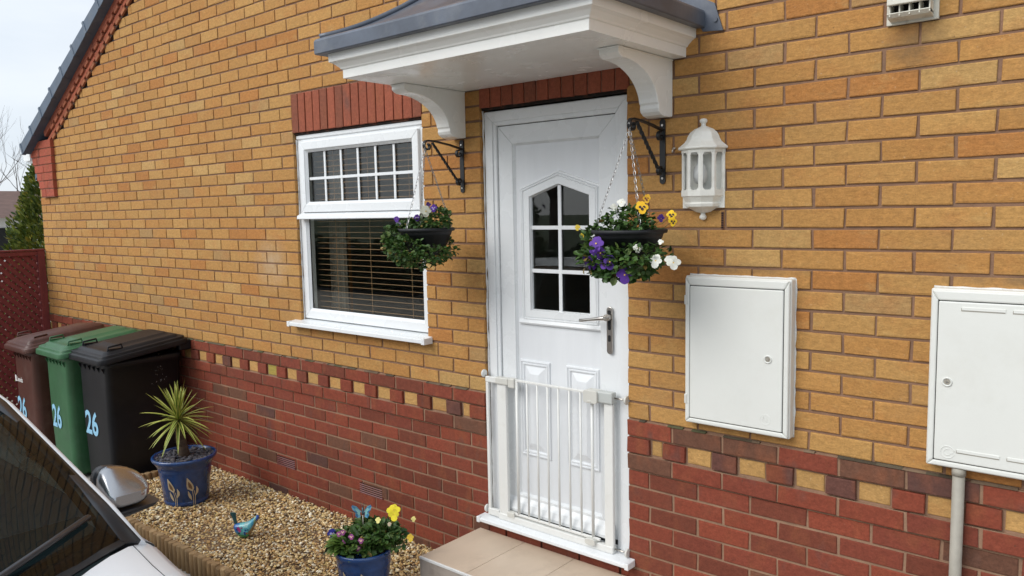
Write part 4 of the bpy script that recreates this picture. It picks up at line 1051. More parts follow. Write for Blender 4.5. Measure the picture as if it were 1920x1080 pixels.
b1 = make_bin(-3.225, -.675, .57, M_['bblack'], 'black wheelie bin numbered 26, nearest the potted yucca', False, -.042, (-3.40, -3.16), nz=-.553)
b2 = make_bin(-3.72, -.735, .50, M_['bgreen'], 'green wheelie bin numbered 26, between the brown and black bins', False, -.044, (-3.86, -3.67), nz=-.565)
b3 = make_bin(-4.235, -.79, .50, M_['bbrown'], 'brown wheelie bin numbered 26 by the red fence, with a bowed lid', True, -.048, (-4.42, -4.22), logo=True, nz=-.57)
m = MB(); m.cur = (.5, .5, .48)
for _ in range(26):   # scratches and label scraps on the black bin's side
    y = -.27+random.gauss(0, .03); z = -.20+random.gauss(0, .04)
    if random.random() < .4: y = -.36+random.random()*.12; z = -.285+(y+.36)*.18+random.uniform(-.004, .004)
    a = random.uniform(0, 3.14); l = random.uniform(.002, .012)
    m.add([(-2.9405, y, z), (-2.9405, y+l*math.cos(a), z+l*math.sin(a)), (-2.9405, y+l*math.cos(a)+.0015, z+l*math.sin(a)+.0015)], [(0, 1, 2)])
m.build('label_scraps', M_['white'], b1)

# ------------------------------------------------------------------ red fence with diamond lattice
fe = thing('lattice_fence', (-5.76, -.9, -1.02), 'dark red fence panel with small diamond holes at the house corner', 'fence')
X = -5.755
m = MB(); m.box(X-.03, X+.03, -.072, -.006, -1.02, .615); m.build('post', M_['fence'], fe, bevel=.004)
m = MB(); m.box(X-.03, X+.03, -1.9, -1.83, -1.02, .615); m.build('post', M_['fence'], fe, bevel=.004)
for q in ((X-.022, X+.026, -1.83, -.072, .572, .612), (X-.032, X+.034, -1.9, -.006, .615, .632), (X-.02, X+.02, -1.83, -.072, -.98, -.93)):
    m = MB(); m.box(*q); m.build('rail', M_['fence'], fe, bevel=.003)
lat = MB(); wslat = .0385; pitch = .075
def slats(sgn, x0, x1):
    k = -60
    while k < 70:
        c = k*pitch*1.0; k += 1
        # line through (y, z): z - sgn*y = c*sqrt2/..., clip to the panel
        ya, yb2, za, zb = -1.83, -.072, -.93, .572; off = c*math.sqrt(2)*.72
        pts = []
        for o in (-wslat*.707, wslat*.707):
            cc = off+o; seg = []
            for yy in (ya, yb2):
                zz_ = cc+sgn*yy
                if za <= zz_ <= zb: seg.append((yy, zz_))
            for zz_ in (za, zb):
                yy = (zz_-cc)/sgn
                if ya < yy < yb2: seg.append((yy, zz_))
            pts.append(sorted(seg)[:2] if len(seg) >= 2 else None)
        if pts[0] and pts[1]:
            lat.prism([pts[0][0], pts[0][1], pts[1][1], pts[1][0]], 'x', x0, x1)
slats(1, X-.009, X-.001); slats(-1, X, X+.008)
lat.build('lattice', M_['fence'], fe)

# ------------------------------------------------------------------ yucca in a blue pot
def blue_pot(t, cx, cy, z0, r0, r1, h, motifs):
    m = MB(); z1 = z0+h
    m.lathe([(r0*.93, z0), (r0, z0+.008), (r0*1.01, z0+.03), (r0*.985, z0+.034), (r0*1.02, z0+.04), (r0*1.10, z0+h*.45), (r0*1.20, z0+h*.72), (r0*1.22, z0+h*.75), (r0*1.21, z0+h*.77), (r0+(r1-r0)*.75, z0+h*.88), (r1*.985, z1-.022), (r1*1.0, z1-.012), (r1*.99, z1-.002), (r1*.95, z1), (r1*.90, z1-.004), (r1*.88, z1-.03), (r1*.8, z1-.035)], (cx, cy, 0), 44)
    m.build('pot', M_['blue'], t)
    for a in motifs:
        m = MB()
        def at(u, v):   # u across, v up, on the pot wall
            zz_ = z0+v; k = min(1, max(0, (v-.04)/(h*.72-.04))); r = r0*(1.02+.18*k)+.0022; zz_ = z0+v*1.18; k = min(1, max(0, (v*1.18-.04)/(h*.72-.04))); r = r0*(1.02+.18*k)+.0022
            an = a+u*1.3/r; return (cx+r*math.cos(an), cy+r*math.sin(an), zz_)
        def shape(pts, col):
            m.cur = col; m.add([at(*p) for p in pts], [tuple(range(len(pts)))])
        for (ou, ov, s, tl) in ((0, .06*h/.3, 1, .10),):
            def strip(path, ws, col):
                n = len(path)
                for i in range(n-1):
                    (u0, v0), (u1, v1) = path[i], path[i+1]
                    shape([(u0-ws[i], v0), (u0+ws[i], v0), (u1+ws[i+1], v1), (u1-ws[i+1], v1)], col)
            tan, brn = (.52, .43, .28), (.16, .085, .04)
            strip([(.002, .01), (.003, .05), (-.002, .09)], [.0014]*3, tan); strip([(.010, .01), (.011, .06), (.006, .09)], [.0014]*3, tan)
            strip([(-.002, .09), (-.010, .105), (-.014, .125), (-.020, .150), (-.026, .168)], [.003, .016, .015, .008, .001], tan)
            strip([(-.004, .100), (-.011, .113), (-.015, .128), (-.020, .146)], [.002, .008, .007, .001], brn)
            strip([(-.006, .038), (-.012, .055), (-.017, .072), (-.022, .092)], [.001, .006, .006, .001], tan)
            strip([(.012, .058), (.020, .075), (.022, .092), (.018, .112)], [.001, .006, .006, .001], tan)
        m.build('tulip_motif', M_['gold'], t)
yx, yy = -2.235, -.475
yu = thing('potted_yucca', (yx, yy, -.935), 'spiky variegated yucca in a blue glazed pot beside the black bin', 'potted plant')
blue_pot(yu, yx, yy, -.935, .136, .200, .315, [R(-56), R(-12)])
m = MB()
for _ in range(520):
    a = random.uniform(0, 6.28); r = .175*math.sqrt(random.random()); stone(m, yx+r*math.cos(a), yy+r*math.sin(a), -.640+random.uniform(-.004, .012), random.uniform(.008, .018), [(.075, .075, .095), (.11, .11, .13), (.05, .05, .065), (.10, .085, .09)], flat=.3)
m.build('slate_chippings', M_['slate'], yu)
m = MB(); pts = [(yx+.0, yy, -.66), (yx-.008, yy-.002, -.60), (yx-.020, yy-.004, -.53), (yx-.034, yy-.006, -.47), (yx-.042, yy-.006, -.410)]
m.tube(pts, [.038, .035, .032, .030, .022], 14); 
for _ in range(60):
    q = random.random(); i = min(3, int(q*4)); p = Vector(pts[i]).lerp(Vector(pts[i+1]), q*4-i); a = random.uniform(0, 6.28); d = Vector((math.cos(a), math.sin(a), .5))
    m.leaf(p+d*.028, d, Vector((0, 0, 1)), .02, .02)
m.build('stem', M_['stem'], yu)
m = MB(); c0 = Vector((yx-.042, yy-.006, -.418))
for k in range(66):
    a = k*2.39996; el = R(84-118*(k/66)**.95); Lf = random.uniform(.20, .275)*(1.05 if el > 0 else .88)
    d = Vector((math.cos(a)*math.cos(el), math.sin(a)*math.cos(el), math.sin(el))); side = d.cross(Vector((0, 0, 1))); side = side.normalized() if side.length > .1 else Vector((1, 0, 0)); nn = side.cross(d)
    base = c0+Vector((0, 0, .03*(1-k/66))); n = 7
    gcol = jit(lerp((.095, .17, .022), (.16, .24, .035), random.random()), .1); ycol = jit((.46, .46, .11), .15)
    for strip_, (s0, s1, col) in enumerate(((-1, -.45, ycol), (-.45, .45, gcol), (.45, 1, ycol))):
        prev = None
        for i in range(n+1):
            q = i/n; w = .0150*(1-q)**.6*(.6+1.2*q if q < .35 else 1.0); p = base+d*Lf*q-Vector((0, 0, 1))*(.045*q*q*(1.4 if el < .6 else .25))
            e0 = p+side*w*s0+nn*abs(s0)*w*.45; e1 = p+side*w*s1+nn*abs(s1)*w*.45
            if prev: m.cur = col; m.add([prev[0], prev[1], e1, e0], [(0, 1, 2, 3)])
            prev = (e0, e1)
m.build('leaves', M_['leaf'], yu)

# ------------------------------------------------------------------ flower pot near the step
qx, qy = -.248, -.615
fp = thing('potted_primroses', (qx, qy, -.935), 'primroses and pansies in a blue glazed pot near the tiled step', 'potted plant')
blue_pot(fp, qx, qy, -.935, .105, .138, .275, [R(-72), R(-30), R(-112)])
m = MB()
clump(m, (qx, qy, -.645), .12, .12, .03, 160, (.03, .05)); clump(m, (qx+.07, qy+.06, -.600), .11, .09, .055, 520, (.020, .034)); clump(m, (qx-.03, qy+.08, -.605), .12, .06, .045, 330, (.020, .032)); clump(m, (qx-.13, qy-.0, -.640), .05, .06, .03, 110, (.02, .035)); clump(m, (qx+.17, qy+.06, -.615), .035, .05, .04, 80, (.014, .024))
for k in range(64):   # broad primrose leaves
    a = R(random.uniform(-190, 20)); el = R(random.uniform(-8, 45)); r = random.uniform(.01, .055)
    m.cur = jit(lerp((.075, .14, .022), (.12, .20, .035), random.random()), .12)
    p = (qx-.04+r*math.cos(a), qy-.05+r*math.sin(a), -.650+random.uniform(0, .02)); L = random.uniform(.055, .085)
    m.leaf(p, (math.cos(a)*math.cos(el), math.sin(a)*math.cos(el), math.sin(el)), (0, 0, 1), L, L*.48, .16, random.uniform(.1, .45))
for k in range(9):
    a = R(random.uniform(170, 235)); m.cur = jit((.035, .075, .025), .15); m.leaf((qx-.10, qy-.03, -.64), (math.cos(a), math.sin(a), -.25), (0, 0, 1), .12, .05, .15, .35)
m.build('foliage', M_['leaf'], fp)
PR, EY = (.26, .045, .20), (.80, .50, .16)
fl = [((664, 990), .018), ((693, 996), .019), ((709, 1002), .019), ((674, 1003), .019), ((684, 1015), .018), ((693, 1012), .018), ((665, 1027), .020), ((649, 1013), .014), ((670, 985), .016)]
pos = [(-.306, -.582), (-.215, -.572), (-.15, -.575), (-.268, -.607), (-.225, -.632), (-.180, -.622), (-.308, -.681), (-.372, -.661), (-.285, -.570)]
for (px_, pz_) in pos:
    m = MB(); q = (px_-.02, -.695+.02*random.random(), pz_-.012); blossom(m, q, (VIEW-Vector(q)).normalized()+Vector((0, 0, .5)), .016, jit(PR, .2), (.72, .45, .35), (.85, .5, .05), petals=5); m.build('flower', M_['petal'], fp)
for (p, s, c, e) in (((-.085, -.56, -.462), .034, (.86, .72, .03), None), ((-.075, -.57, -.478), .028, (.86, .72, .03), None), ((-.425, -.66, -.628), .026, (.02, .02, .24), (.45, .45, .8)), ((-.37, -.67, -.655), .012, (.75, .55, .05), None),
                     ((-.15, -.60, -.512), .016, (.80, .72, .25), None), ((.055, -.59, -.545), .018, (.80, .55, .05), None), ((.05, -.56, -.470), .013, (.7, .6, .2), None), ((-.27, -.58, -.512), .014, (.09, .03, .09), None), ((-.07, -.60, -.510), .010, (.55, .45, .3), None)):
    m = MB(); blossom(m, p, (VIEW-Vector(p)).normalized()+Vector((random.uniform(-.3, .3), 0, .1)), s, c, e); m.build('flower', M_['petal'], fp)
# butterfly ornament on a stick
bf = thing('butterfly_ornament', (-.262, -.600, -.66), 'small pale blue metal butterfly on a stick in the primrose pot', 'ornament')
bc = Vector((-.262, -.600, -.492)); vx = Vector((.76, .64, 0)); vz = Vector((0, 0, 1)); vn = Vector((.64, -.76, 0))
for s in (-1, 1):
    m = MB()
    outl = [(.0, -.012), (.012, .006), (.026, .026), (.044, .036), (.048, .028), (.042, .010), (.030, -.006), (.034, -.016), (.024, -.032), (.010, -.030)]
    pts = [bc+vx*(s*u)+vz*v+vn*(abs(u)*.5) for u, v in outl]; c = bc+vx*(s*.012)+vz*(-.004)+vn*.004
    for i in range(len(pts)-1):
        mid0, mid1 = c.lerp(pts[i], .55), c.lerp(pts[i+1], .55)
        m.cur = (.30, .62, .62); m.add([c, mid0, mid1], [(0, 1, 2)]); m.cur = jit((.06, .22, .42) if i % 2 else (.15, .40, .55), .2); m.add([mid0, pts[i], pts[i+1], mid1], [(0, 1, 2, 3)])
    m.build('wing', M_['vc'], bf)
m = MB(); m.cur = (.05, .15, .2); m.tube([bc+vz*-.02, bc+vz*.014], [.0035, .003], 8); m.tube([bc+vz*.014, bc+vz*.036+vx*.008], .0006, 4); m.tube([bc+vz*.014, bc+vz*.036-vx*.008], .0006, 4); m.build('body', M_['vc'], bf)
m = MB(); m.cyl(bc+vz*-.18, bc+vz*-.018, .0012, 6); m.build('stick', M_['chrome'], bf)

# ------------------------------------------------------------------ painted bird
bx, by = -1.395, -.555
bd_ = thing('bird_ornament', (bx, by, -.93), 'painted blue and green metal bird with a raised tail on the gravel', 'ornament')
dv = Vector((.80, .60, 0)); sv2 = Vector((.60, -.80, 0)); up_ = Vector((0, 0, 1)); o0 = Vector((bx, by, -.885))
spine = [(-.064, .012, .014, .016), (-.052, .0, .030, .028), (-.030, -.008, .042, .033), (0, -.008, .047, .036), (.025, .004, .043, .034), (.045, .026, .035, .030), (.058, .045, .027, .024), (.070, .060, .022, .020), (.082, .066, .010, .010)]
m = MB(); rs = []; n = 16
cols = [(.02, .10, .40), (.02, .16, .42), (.10, .42, .45), (.25, .50, .50), (.12, .42, .50), (.06, .30, .45), (.20, .35, .22), (.02, .10, .42), (.02, .06, .30)]
for (u, v, rh, rw) in spine:
    rs.append([o0+dv*u+up_*v+up_*math.sin(2*math.pi*k/n)*rh+sv2*math.cos(2*math.pi*k/n)*rw for k in range(n)])
b = len(m.v)
for r in rs: m.v.extend([tuple(q) for q in r])
for k in range(len(rs)-1):
    for i in range(n):
        hgt = math.sin(2*math.pi*(i+.5)/n); c = cols[k]
        if hgt < -.35: c = (.05, .38, .14) if k < 4 else (.30, .22, .10)
        m.cur = jit(c, .18); m.face([b+k*n+i, b+k*n+(i+1) % n, b+(k+1)*n+(i+1) % n, b+(k+1)*n+i], True)
m.cur = cols[0]; m.face([b+i for i in range(n)][::-1]); m.face([b+(len(rs)-1)*n+i for i in range(n)])
m.build('body', M_['vc'], bd_)
m = MB()
def spot(u, v, r, col):   # painted spots on the near flank
    m.cur = col; best = None
    rw = .034; w = math.sqrt(max(.05, 1-((v+.006)/.047)**2))*rw+.0028
    c = o0+dv*u+up_*v+sv2*w; m.add([c+(dv*math.cos(a_)+up_*math.sin(a_))*r+sv2*.001 for a_ in [2*math.pi*i/9 for i in range(9)]], [tuple(range(9))])
for (u, v, r, c) in ((-.028, .012, .011, (.42, .03, .20)), (-.020, .0, .008, (.48, .05, .24)), (-.038, .008, .006, (.02, .03, .25)), (-.010, .016, .005, (.45, .04, .18)), (-.024, -.014, .006, (.01, .04, .06)),
                     (.016, .006, .015, (.10, .45, .55)), (.014, .004, .006, (.01, .06, .30)), (.026, .006, .006, (.01, .06, .30)), (.008, -.010, .006, (.01, .05, .25)), (.008, -.022, .006, (.01, .12, .28)), (.020, -.014, .005, (.35, .12, .08))): spot(u, v, r, c)
m.build('painted_spots', M_['vc'], bd_)
m = MB(); m.cur = (.02, .085, .095); tp = [(-.050, .010, .010), (-.058, .040, .010), (-.066, .072, .014), (-.070, .088, .018), (-.071, .096, .014)]
rs = [[o0+dv*(u-w)+up_*v, o0+dv*u+up_*v+sv2*.004, o0+dv*(u+w)+up_*v, o0+dv*u+up_*v-sv2*.004] for u, v, w in tp]; m.rings(rs, sm=False); m.build('tail', M_['vc'], bd_)
m = MB(); m.cur = (.3, .2, .05); m.tube([o0+dv*.082+up_*.066, o0+dv*.100+up_*.068], [.004, .0008], 8); m.build('beak', M_['vc'], bd_)
m = MB(); m.cur = (.02, .02, .02)
for s in (-.012, .012): m.tube([o0+up_*-.04+sv2*s, o0+up_*-.052+sv2*s], .003, 6)
m.build('foot', M_['vc'], bd_)

# ------------------------------------------------------------------ the white car
car = thing('parked_car', (-.6, -2.69, -1.02), 'white car with a silver door mirror parked in front of the gravel bed', 'car')
YC = -2.69
def mir(pts): return [(x, 2*YC-y, z) for x, y, z in pts]
def both(fn, name, mt, bevel=0, **k):
    for s in (0, 1):
        m = MB(); fn(m)
        if s: m.v = mir(m.v); m.f = [f[::-1] for f in m.f]
        m.build(name, mt, car, bevel=bevel, **k)
# front body: stations from the screen base forward
stn = [(.385, 0.0, -.02), (.50, .0, -.045), (.70, .0, -.075), (.95, .0, -.12), (1.15, -.02, -.165), (1.35, -.07, -.235), (1.48, -.16, -.33), (1.54, -.26, -.46)]
def wbase(s):   # screen base, s 0 at the side .. 1 at the centre line
    return (.385+.36*math.sin(s*math.pi/2)**1.1*.95, -1.932-.758*s, .0+.035*math.sin(s*math.pi/2))
m = MB(); rings_ = []
NS = 12
for i, (x, dw, zs) in enumerate(stn):
    ring = []
    side = [(-1.92+dw*.4, -.86), (-1.845+dw, -.72), (-1.84+dw, -.45), (-1.842+dw, -.25), (-1.852+dw, zs-.075), (-1.868+dw, zs-.028), (-1.895+dw, zs-.004)]
    for y, z in side: ring.append((x, y, z))
    for k in range(1, NS+1):
        s = k/NS; wx_, wy_, wz_ = wbase(s)
        t = (x-.385)/(1.54-.385)
        xx = x+(wx_-.385)*(1-t); yy_ = (-1.895+dw)*(1-s)+YC*s
        crown = .035*math.sin(s*math.pi/2)+.012*math.sin(min(1, s*3)*math.pi)
        zz_ = zs+.004+crown*(1-.3*t)+(0.018 if i == 0 else 0)*0
        ring.append((xx, yy_, zz_))
    rings_.append(ring)
full = [r+[(x, 2*YC-y, z) for x, y, z in r[::-1][1:]] for r in rings_]
m.rings(full[::-1], cap=False, closed=False); 
e = full[-1]; n = len(e); m.v.extend(e+[(1.545, y, -.86) for x, y, z in e]); b = len(m.v)-2*n
for i in range(n-1): m.face([b+i, b+n+i, b+n+i+1, b+i+1])
m.build('front_body', M_['paint'], car)
for s in (0, 1):
    m = MB(); pts = [Vector(rg[6]).lerp(Vector(rg[7]), .75)+Vector((0, 0, -.0005)) for rg in rings_[:6]]
    if s: pts = [Vector((p.x, 2*YC-p.y, p.z)) for p in pts]
    m.tube(pts, .0018, 6); m.build('bonnet_gap', M_['rubber'], car)
def door_side(m):
    xs_ = [.385, -.2, -.8, -1.4, -2.0, -2.4, -2.55]; rs = []
    for x in xs_:
        dw = 0 if x > -2 else (-.05 if x > -2.5 else -.14); zb = -.012 if x > .3 else .0
        rs.append([(x, y+dw, z) for y, z in ((-1.92, -.86), (-1.845, -.72), (-1.84, -.45), (-1.842, -.25), (-1.855, -.09), (-1.875, -.035), (-1.905, zb))])
    m.rings(rs, cap=False, closed=False)
both(door_side, 'side_panel', M_['paint'])
# pillar and roof path on the wall side
PIL = [(.405, -1.920, -.004), (.25, -1.945, .078), (.05, -1.980, .176), (-.27, -2.030, .325), (-.50, -2.075, .405), (-.75, -2.10, .445), (-1.2, -2.11, .46), (-1.7, -2.10, .445), (-2.1, -2.07, .38), (-2.35, -2.03, .25), (-2.5, -1.98, .05)]
def pillar(m):
    rs = []
    for i, p in enumerate(PIL):
        p = Vector(p); w = .036 if i else .020; rs.append([p+Vector((0, .0, -.0)), p+Vector((0.004, w*.55, -w*.25)), p+Vector((-.004, w*.9, -w*1.1)), p+Vector((-.012, w*.5, -w*1.7)), p+Vector((-.02, -.02, -.05))])
    m.rings(rs)
both(pillar, 'roof_pillar', M_['paint'])
def trim(m):
    rs = []
    for i, p in enumerate(PIL[:6]):
        p = Vector(p); w = .050 if i > 0 else .085; rs.append([p+Vector((.001, .001, .002)), p+Vector((.006, -w*.55, .009)), p+Vector((.010, -w, .005)), p+Vector((-.005, -w, -.015)), p+Vector((-.01, 0, -.02))])
    m.rings(rs)
both(trim, 'pillar_trim', M_['trimb'])
# windscreen: ruled between its base and the roof front
m = MB(); rs = []
for k in range(9):
    t = k/8; row = []
    for j in range(17):
        s = j/16; ss = 1-abs(2*s-1); bx_, by_, bz_ = wbase(ss)
        tx, ty, tz = (-.48+.14*math.sin(ss*math.pi/2), -2.075-.615*ss, .402+.045*math.sin(ss*math.pi/2))
        x = bx_*(1-t)+tx*t; y = by_*(1-t)+ty*t; z = bz_*(1-t)+tz*t+.025*math.sin(t*math.pi)
        if s > .5: y = 2*YC-y
        row.append((x+.004, y, z+.002))
    rs.append(row)
m.rings(rs, cap=False, closed=False); m.build('windscreen', M_['cglass'], car)
m = MB(); rs2 = []   # black border of the glass
for row in rs: rs2.append([(x-.004, y, z-.004) for x, y, z in row])
nb = len(m.v)
for k in range(8):
    for j in range(16):
        if j in (0, 15) or k in (0, 7):
            q = [rs2[k][j], rs2[k][j+1], rs2[k+1][j+1], rs2[k+1][j]]
            if j == 0 and k not in (0, 7): q = [rs2[k][0], tuple(Vector(rs2[k][0]).lerp(Vector(rs2[k][1]), .8-.25*k/7)), tuple(Vector(rs2[k+1][0]).lerp(Vector(rs2[k+1][1]), .8-.25*(k+1)/7)), rs2[k+1][0]]
            if k == 0: q = [q[0], q[1], tuple(Vector(q[1]).lerp(Vector(q[2]), .6)), tuple(Vector(q[0]).lerp(Vector(q[3]), .6))]
            m.quad(*q)
m.build('glass_border', M_['trimb'], car)
m = MB(); rs = []
for k in range(7):
    t = k/6; x0 = -.48-1.75*t; row = []
    for j in range(13):
        ss = 1-abs(2*j/12-1); y = (-2.078+.0*t)*(1-ss)+YC*ss
        if j > 6: y = 2*YC-y
        z = .405+.06*math.sin(min(1, .25+t*1.2)*math.pi*.62)-.055*t*t+.04*math.sin(ss*math.pi/2)
        row.append((x0+.14*math.sin(ss*math.pi/2)*(1-t), y, z))
    rs.append(row)
m.rings(rs, cap=False, closed=False); m.build('roof', M_['paint'], car)
def sideglass(m):
    top_ = [Vector(p)+Vector((-.03, -.005, -.03)) for p in PIL[1:10]]
    for a, b2 in zip(top_, top_[1:]):
        la = Vector((a.x, -1.905, .0)); lb = Vector((b2.x, -1.905, .0)); m.quad(la, lb, b2, a)
both(sideglass, 'side_window', M_['cglass'])
m = MB(); m.quad((-2.28, -2.03, .36), (-2.28, 2*YC+2.03, .36), (-2.6, 2*YC+1.95, .0), (-2.6, -1.95, .0)); m.build('rear_window', M_['cglass'], car)
m = MB(); m.box(-2.6, -2.55, 2*YC+1.95, -1.95, -.86, .0); m.build('tailgate', M_['paint'], car)
m = MB(); rs = []   # dashboard and cabin floor
for x, z in ((.62, -.05), (.40, -.045), (.20, -.03), (.02, -.02), (-.05, -.06), (-.07, -.35)):
    rs.append([(x+.0, y, z+.02*math.sin((y-YC)*5)*0) for y in (-1.94, -2.2, -2.5, -2.9, -3.2, 2*YC+1.94)])
m.rings(rs, cap=False, closed=False); m.box(-2.5, .3, 2*YC+1.93, -1.93, -.8, -.7); m.build('dashboard', M_['seat'], car)
for y in (-2.30, -3.05):
    m = MB(); m.rings([[(x, yy_, z) for x, yy_ in rrect(xc, y, .16, w, .05)] for z, xc, w in ((-.5, -.55, .46), (-.2, -.66, .48), (.10, -.76, .44), (.18, -.78, .30), (.20, -.79, .22), (.34, -.81, .22), (.36, -.81, .18))]); m.build('seat', M_['seat'], car)
# scuttle, wiper
m = MB(); rs = []
for j in range(13):
    s = j/12; ss = 1-abs(2*s-1); x, y, z = wbase(ss); y = y if s <= .5 else 2*YC-y
    rs.append([(x+.006, y, z+.004), (x+.0, y, z-.006), (x-.09, y, z+.028), (x-.09, y, z+.036)])
m.rings(rs); m.build('scuttle', M_['trimb'], car)
def onscreen(s, t, lift=.0):
    bx_, by_, bz_ = wbase(s); tx, ty, tz = (-.48+.14*math.sin(s*math.pi/2), -2.075-.615*s, .402+.045*math.sin(s*math.pi/2))
    return Vector((bx_*(1-t)+tx*t+lift*.4, by_*(1-t)+ty*t, bz_*(1-t)+tz*t+.025*math.sin(t*math.pi)+lift))
m = MB(); m.tube([onscreen(.10, .125, .014), onscreen(.3, .10, .016), onscreen(.50, .075, .017), onscreen(.8, .06, .016)], .011, 8, sq=(1, .7)); m.tube([onscreen(.52, .08, .028), onscreen(.62, .03, .03), onscreen(.95, -.01, .03)], .006, 8); m.build('wiper', M_['trimb'], car)
# door mirrors
MC = Vector((-.225, -1.700, -.052))
def msec(dx, hy, zu, zd, yc, n=20, lean=0):
    hy *= .88; zu *= .92; zd *= .95; dx = dx*.95+.004
    """mirror section: rounded top of height zu, nearly flat bottom zd below"""
    ring = []
    for k in range(n):
        a = 2*math.pi*k/n; ca, sa = math.cos(a), math.sin(a)
        ex = abs(ca)**.58*math.copysign(1, ca); ez = abs(sa)**.58*math.copysign(1, sa)
        z = ez*zu*(1-.42*((ex+1)/2)**1.4) if sa > 0 else ez*zd
        ring.append(MC+Vector((dx-lean*max(0, z)/.08, yc+ex*hy*(1-.18*max(0, sa)), z)))
    return ring
def mirror_shell(m):
    m.rings([msec(*q, lean=.020) for q in ((-.030, .090, .092, .050, 0), (-.024, .094, .096, .052, 0), (.0, .094, .088, .052, 0), (.022, .092, .072, .052, -.001), (.042, .088, .052, .051, -.003), (.060, .081, .030, .050, -.006), (.072, .074, .012, .048, -.009), (.079, .064, .002, .044, -.012), (.081, .05, .0, .036, -.014))])
both(mirror_shell, 'mirror_cap', M_['silver'])
def mirror_base(m):
    m.rings([msec(*q, lean=.016) for q in ((-.092, .084, .074, .040, 0), (-.086, .092, .088, .048, 0), (-.032, .094, .092, .052, 0))])
    m.rings([[MC+Vector((dx+.012, y, z)) for dx, y in rrect(.0, yc, dxw, w, .03)] for z, yc, dxw, w in ((-.088, -.05, .09, .12), (-.070, -.010, .135, .195), (-.056, -.002, .145, .205))])
    m.rings([[MC+Vector((dx, y, z)) for dx, y in rrect(.0, yc, .07, .12, .02)] for z, yc in ((-.11, -.13), (-.07, -.08))])
both(mirror_base, 'mirror_housing', M_['trimb'])
def wheel(m): m.tube([(1.0, -1.86, -.72), (1.0, -2.06, -.72)], .30, 32)
both(wheel, 'wheel', M_['tyre'], bevel=.02)
def wheel2(m): m.tube([(-1.6, -1.86, -.72), (-1.6, -2.06, -.72)], .30, 32)
both(wheel2, 'wheel', M_['tyre'], bevel=.02)
def hl(m): m.rings([[(1.30, -1.96, -.20), (1.30, -2.2, -.19), (1.30, -2.2, -.21), (1.3, -1.96, -.22)], [(1.47, -1.99, -.31), (1.49, -2.25, -.33), (1.50, -2.25, -.40), (1.48, -1.99, -.40)]])
both(hl, 'headlight', M_['chrome'])
m = MB(); 
for k in range(17):
    if k in (4, 9): continue
    a = onscreen(.26+.011*k*.75, -.0, 0)
    p = Vector((.43+.006*k, -2.08-.0065*k, .045-.0)); 
m2 = MB()
text_mb(m2, 'IIIII IIII', .010, lambda a, b, c: tuple(onscreen(.335+a*1.1, .065, .010)+Vector((-b*.8, 0, b*.5))), xs=1.0) if False else None

# ------------------------------------------------------------------ beyond the fence: conifer, bare trees, neighbours
cf = thing('conifer', (-7.12, .56, -1.02), 'golden green conical conifer behind the red fence', 'tree')
m = MB(); m.tube([(-7.12, .56, -1.05), (-7.12, .56, .2), (-7.12, .56, 1.2)], [.07, .05, .01], 8); m.build('trunk', M_['bark'], cf)
m = MB()
for _ in range(21000):
    q = random.random()**.62; z = 1.60-2.6*q; rad = .04+.70*q**.66
    a = random.uniform(0, 6.28); rad *= 1+.12*math.sin(a*5+z*6)+.08*math.sin(a*11-z*9); f_ = random.random()**.5; r = rad*(.35+.65*f_)
    p = (-7.12+r*math.cos(a), .56+r*math.sin(a), z+random.uniform(-.03, .03))
    c = lerp((.035, .075, .014), (.17, .21, .03), random.random())
    if random.random() < (.30 if math.sin(a*3+z*7)+math.sin(z*13) > .6 else .08): c = (.26, .25, .035)
    m.cur = jit(c, .25); L = random.uniform(.035, .075)
    m.leaf(p, (math.cos(a)+random.uniform(-.6, .6), math.sin(a)+random.uniform(-.6, .6), random.uniform(.4, 1.8)), (random.uniform(-1, 1), random.uniform(-1, 1), .3), L, L*.42, .1)
m.build('crown', M_['leaf'], cf)
def branch(mb, p, d, L, r, depth, spread):
    n = 4; pts = [Vector(p)]; dd = Vector(d).normalized()
    for k in range(n):
        dd = (dd+Vector((random.uniform(-.14, .14), random.uniform(-.14, .14), random.uniform(-.03, .10)))).normalized(); pts.append(pts[-1]+dd*L/n)
    mb.tube(pts, [r*(1-.4*k/n) for k in range(n+1)], 5 if depth > 2 else 3, cap=False)
    if depth == 0: return
    for k in range(random.choice((2, 3, 3)) if depth > 1 else 3):
        i = random.choice((2, 3, 4)) if k else 4
        v = Vector((random.uniform(-1, 1), random.uniform(-1, 1), random.uniform(-.2, .8))); branch(mb, pts[i], dd+v*spread, L*random.uniform(.62, .82), r*.6*(1 if i == 4 else .8), depth-1, spread)
def bare_tree(x, y, h, label, depth=6, seed=1, r=.12):
    random.seed(seed); t = thing('bare_tree', (x, y, -1.03), label, 'tree', 'leafless trees')
    m = MB(); m.tube([(x, y, -1.05), (x+.05, y, -1.03+h*.28)], [r, r*.75], 8); m.build('trunk', M_['bark'], t)
    m = MB()
    for k in range(4):
        a = k*1.6+random.random(); branch(m, (x+.05, y, -1.03+h*.27), (math.cos(a)*.5, math.sin(a)*.5, 1), h*.27, r*.55, depth-1, .62)
    m.build('crown', M_['bark'], t)
bare_tree(-13.6, 1.6, 3.9, 'thin leafless tree whose twigs show against the sky left of the roof', seed=3, r=.035)
bare_tree(-27, 7.6, 4.6, 'distant leafless tree above the neighbouring roof', depth=5, seed=9, r=.10)
nh = thing('bungalow', (-26, 7, -1.03), 'far pale bungalow with a brown tiled roof beyond the conifer', 'house')
m = MB(); m.box(-30, -22.5, 3.5, 9.5, -1.03, 1.0); m.build('wall', M_['render_'], nh)
m = MB(); m.prism([(-22.2, .98), (-30.3, .98), (-26.2, 1.85)], 'y', 3.2, 9.8); m.build('roof', M_['roof'], nh)
m = MB(); m.box(-22.5, -22.46, 4.4, 5.3, -.1, .7); m.build('window', M_['dark'], nh)
